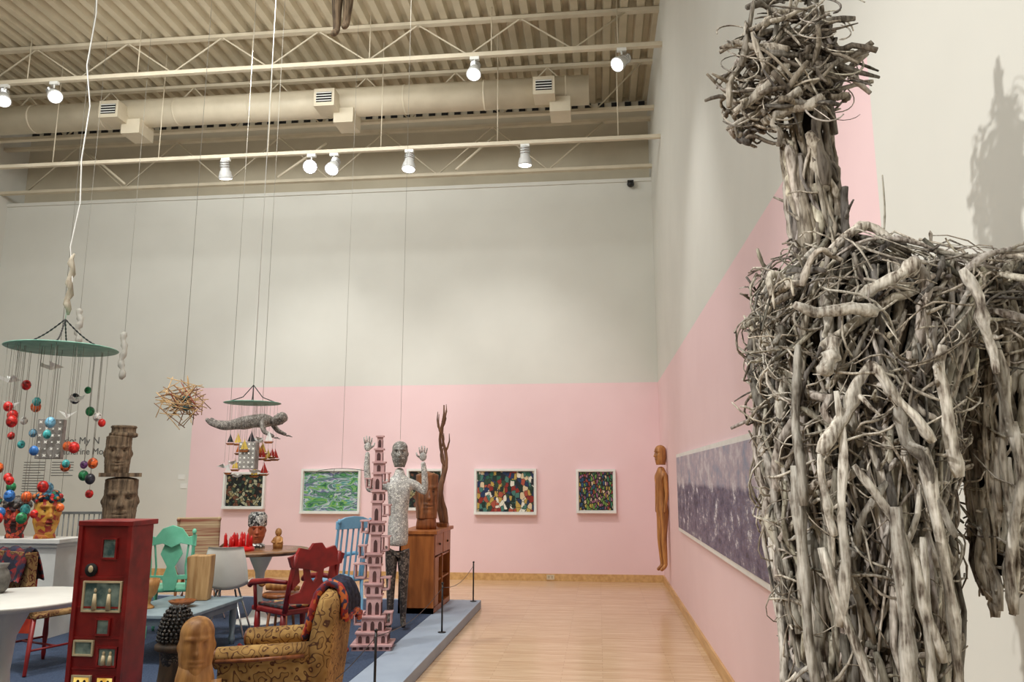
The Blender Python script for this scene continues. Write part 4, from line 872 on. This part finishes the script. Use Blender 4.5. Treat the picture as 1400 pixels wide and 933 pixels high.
def lantern(ob,c,w_,h_):
    lb=O('lantern_body',MB().bb(c[0]-w_/2,c[0]+w_/2,c[1]-.05,c[1]+.05,c[2]-h_/2,c[2]+h_/2),M_lan,ob,bevel=.006,label='perforated silver-grey lantern')
    m=MB()
    for i in range(4):
        for j in range(6):
            cx=c[0]-w_/2+w_*(i+.5)/4; cz=c[2]-h_/2+h_*(j+.5)/6; s_=w_*.09*(1 if (i+j)%2 else .6)
            m.prism([(cx+s_*(1 if k%2 else .45)*math.cos(k*.785),cz+s_*(1 if k%2 else .45)*math.sin(k*.785)) for k in range(8)],c[1]-.053,c[1]-.049)
    O('perforations',m,M_ll,lb,kind='stuff')
lantern(q,(.06,-.15,-.56),.18,.28)
q=T('perforated_lantern',(-4.95,6.6,1.94),20,'hanging silver-grey square lantern with star-shaped perforations','lantern'); lantern(q,(0,0,0),.21,.36); strng(q,(0,0,.18),ZC-1.94)
random.seed(9)
q=T('hanging_stick_sphere',(-4.22,7.5,2.36),0,'spherical cluster of thin crossed twigs with coloured pieces inside','hanging sculpture')
M_tw=[mat('twig_tan',(222,186,134),(190,150,98)),mat('twig_brown',(140,98,62)),mat('twig_red',(170,70,54))]
for mi,cnt in((0,40),(1,20),(2,4)):
    m=MB()
    for i in range(cnt):
        d1=Vector((U(-1,1),U(-1,1)*.7,U(-.7,.7))).normalized(); o=d1.orthogonal().normalized()*U(.03,.2); o.rotate(Matrix.Rotation(U(0,6.28),3,d1)); m.tube([o-d1*U(.15,.26),o+d1*U(.15,.26)],.0045,5)
    O('twig_cluster',m,M_tw[mi],q,kind='stuff')
for c_ in((.02,0,.03),(-.08,.02,-.04),(.07,-.04,-.07)): O('inner_bird',MB().ell(c_,(.045,.028,.028),8).tube([(c_[0]+.03,c_[1],c_[2]+.01),(c_[0]+.07,c_[1],c_[2]+.02)],[.015,.003],6),mat('bird_teal',(50,90,90)),q)
strng(q,(0,0,.15),ZC-2.36)
q=T('suspended_flying_figure',(-4.17,8.9,2.22),0,'grey mosaic human figure suspended face-down with outstretched arms','sculpture')
M_fly=voro('mosaic_grey',[(160,152,144),(136,128,122),(112,104,98),(180,172,162)],70,(84,80,76),.5,ew=.05)
V_=[(.0,0,.02,.09),(.1,0,.04,.08),(.2,0,.045,.10),(.275,0,.04,.055),(.33,0,.035,.035),
    (-.06,.05,.01,.075),(-.26,.06,.0,.052),(-.43,.06,.03,.03),(-.50,.06,.08,.024),(-.06,-.05,.01,.075),(-.26,-.07,-.03,.052),(-.42,-.08,.01,.03),(-.48,-.08,.07,.024),
    (.25,.13,.03,.038),(.31,.17,-.07,.03),(.43,.16,-.12,.02),(.24,-.13,.02,.038),(.29,-.17,-.10,.03),(.42,-.17,-.16,.02)]
skin('figure_body',V_,[(0,1),(1,2),(2,3),(3,4),(0,5),(5,6),(6,7),(7,8),(0,9),(9,10),(10,11),(11,12),(3,13),(13,14),(14,15),(3,16),(16,17),(17,18)],0,M_fly,q)
m=MB(); m.head((0,0,-.02),.13,.14,.18,feat=1,jaw=.75)
O('figure_head',m,[M_fly,M_feat],q,loc=(.345,0,.03),rot=(0,math.radians(62),0))
for hx,hy,hz in((.45,.16,-.13),(.44,-.17,-.17)):
    m=MB(); m.ell((hx,hy,hz),(.03,.02,.01),8)
    for k in range(5): m.tube([(hx+.01,hy+(k-2)*.007,hz),(hx+.055-abs(k-2)*.006,hy+(k-2)*.013,hz-.015)],[.005,.0035],6)
    O('hand',m,M_fly,q)
strng(q,(.18,0,.1),ZC-2.22); strng(q,(-.25,0.06,.03),ZC-2.22)
q=T('wire_arch_mobile',(-3.35,10,1.72),0,'delicate black wire arch hanging on a long thread','mobile')
O('wire_arch',MB().tube([(-.32+.064*i,0,.03*math.sin(i/10*3.14)-.04) for i in range(11)],.004,6),M_black,q); strng(q,(0,0,-.01),ZC-1.72,.002)
O('wire_pendant',MB().tube([(-.1,0,-.02),(-.12,0,-.12),(-.05,0,-.16)],.003,5),M_black,q)
for x,y,z0,z1 in((-7.25,10,3.45,3.95),(-6.55,10,2.93,3.6)):
    q=T('hanging_spindle',(x,y,z0),0,'slender pale wavy spindle hanging on a thread','hanging sculpture','pale spindles'); n=14
    O('spindle_body',MB().tube([(.02*math.sin(k*.9),0,(z1-z0)*k/n) for k in range(n+1)],[.02+.03*abs(math.sin(k*1.1)) for k in range(n+1)],10),mat('spindle_white',(205,201,190)),q); strng(q,(0,0,z1-z0),ZC-z0)
q=T('hanging_figure_legs',(-2.16,6.0,5.36),0,'dark weathered wooden figure hanging near the ceiling, legs downward','hanging sculpture')
skin('figure_legs',[(0,0,.8,.1),(-.05,0,.7,.07),(-.05,0,.35,.05),(-.045,0,.08,.032),(-.05,-.08,0,.028),(.05,0,.7,.07),(.05,0,.38,.05),(.04,0,.14,.032),(.045,-.08,.06,.028),(0,0,1.1,.12)],[(0,1),(1,2),(2,3),(3,4),(0,5),(5,6),(6,7),(7,8),(0,9)],0,W_tot,q)
strng(q,(0,0,1.1),ZC-5.36,.004)
q=T('support_thread',(-2.06,8.0,1.985),0,'thin thread running from the mosaic figure to the ceiling','thread'); strng(q,(0,0,0),ZC-1.985,.0018)
# ================================================================ LIGHT
def area(loc,size,e,aim,col=(.98,1,.97)):
    l=bpy.data.lights.new('unseen_area_fill','AREA'); l.shape='RECTANGLE'; l.size=size[0]; l.size_y=size[1]; l.energy=e; l.color=col
    o=bpy.data.objects.new('unseen_area_fill',l); COL.objects.link(o); o.location=loc
    o.rotation_euler=(Vector(aim)-Vector(loc)).to_track_quat('-Z','Y').to_euler()
area((-4.5,8,7.2),(6,1),145,(-4.5,12.5,2.5)); area((-4,3,7.3),(6,2),180,(-3.5,5,0)); area((-4,-2,7.3),(6,2),130,(-2,3,1.5)); area((-8,5,7.3),(2,4),80,(-7,8,1))  # unseen area lights added under the ceiling to flood the room
area((-5,8.5,5.9),(6,1.5),24,(-5,10.5,8.1),(1,.98,.93))  # unseen upward fill added to brighten the ceiling deck
def spt(loc,aim,e,ang=50,soft=.1,col=(1,.98,.94)):
    l=bpy.data.lights.new('spot_lamp','SPOT'); l.energy=e; l.spot_size=math.radians(ang); l.spot_blend=.8; l.shadow_soft_size=soft; l.color=col
    o=bpy.data.objects.new('spot_lamp',l); COL.objects.link(o); o.location=loc; o.rotation_euler=(Vector(aim)-Vector(loc)).to_track_quat('-Z','Y').to_euler()
spt((-6.4,-2.1,3.9),(.5,1.7,2.0),1600,30,.09)
spt((-3,-3,7),(.5,1.6,1.6),600,40,.1)
spt((-1.5,8.6,7.3),(-1.5,12.5,1.0),470,60); spt((-4.5,8.6,7.3),(-4.5,12.5,1.0),470,60)
spt((-1.2,6.2,7.3),(.97,7.5,1.4),300,50)
spt((-2,4,7.3),(-2.3,6.5,.5),700,60); spt((-5,4,7.3),(-4,6.5,.5),700,60)
W=bpy.data.worlds.new('world'); S.world=W; W.use_nodes=True; W.node_tree.nodes['Background'].inputs[0].default_value=(.8,.8,.78,1); W.node_tree.nodes['Background'].inputs[1].default_value=.3
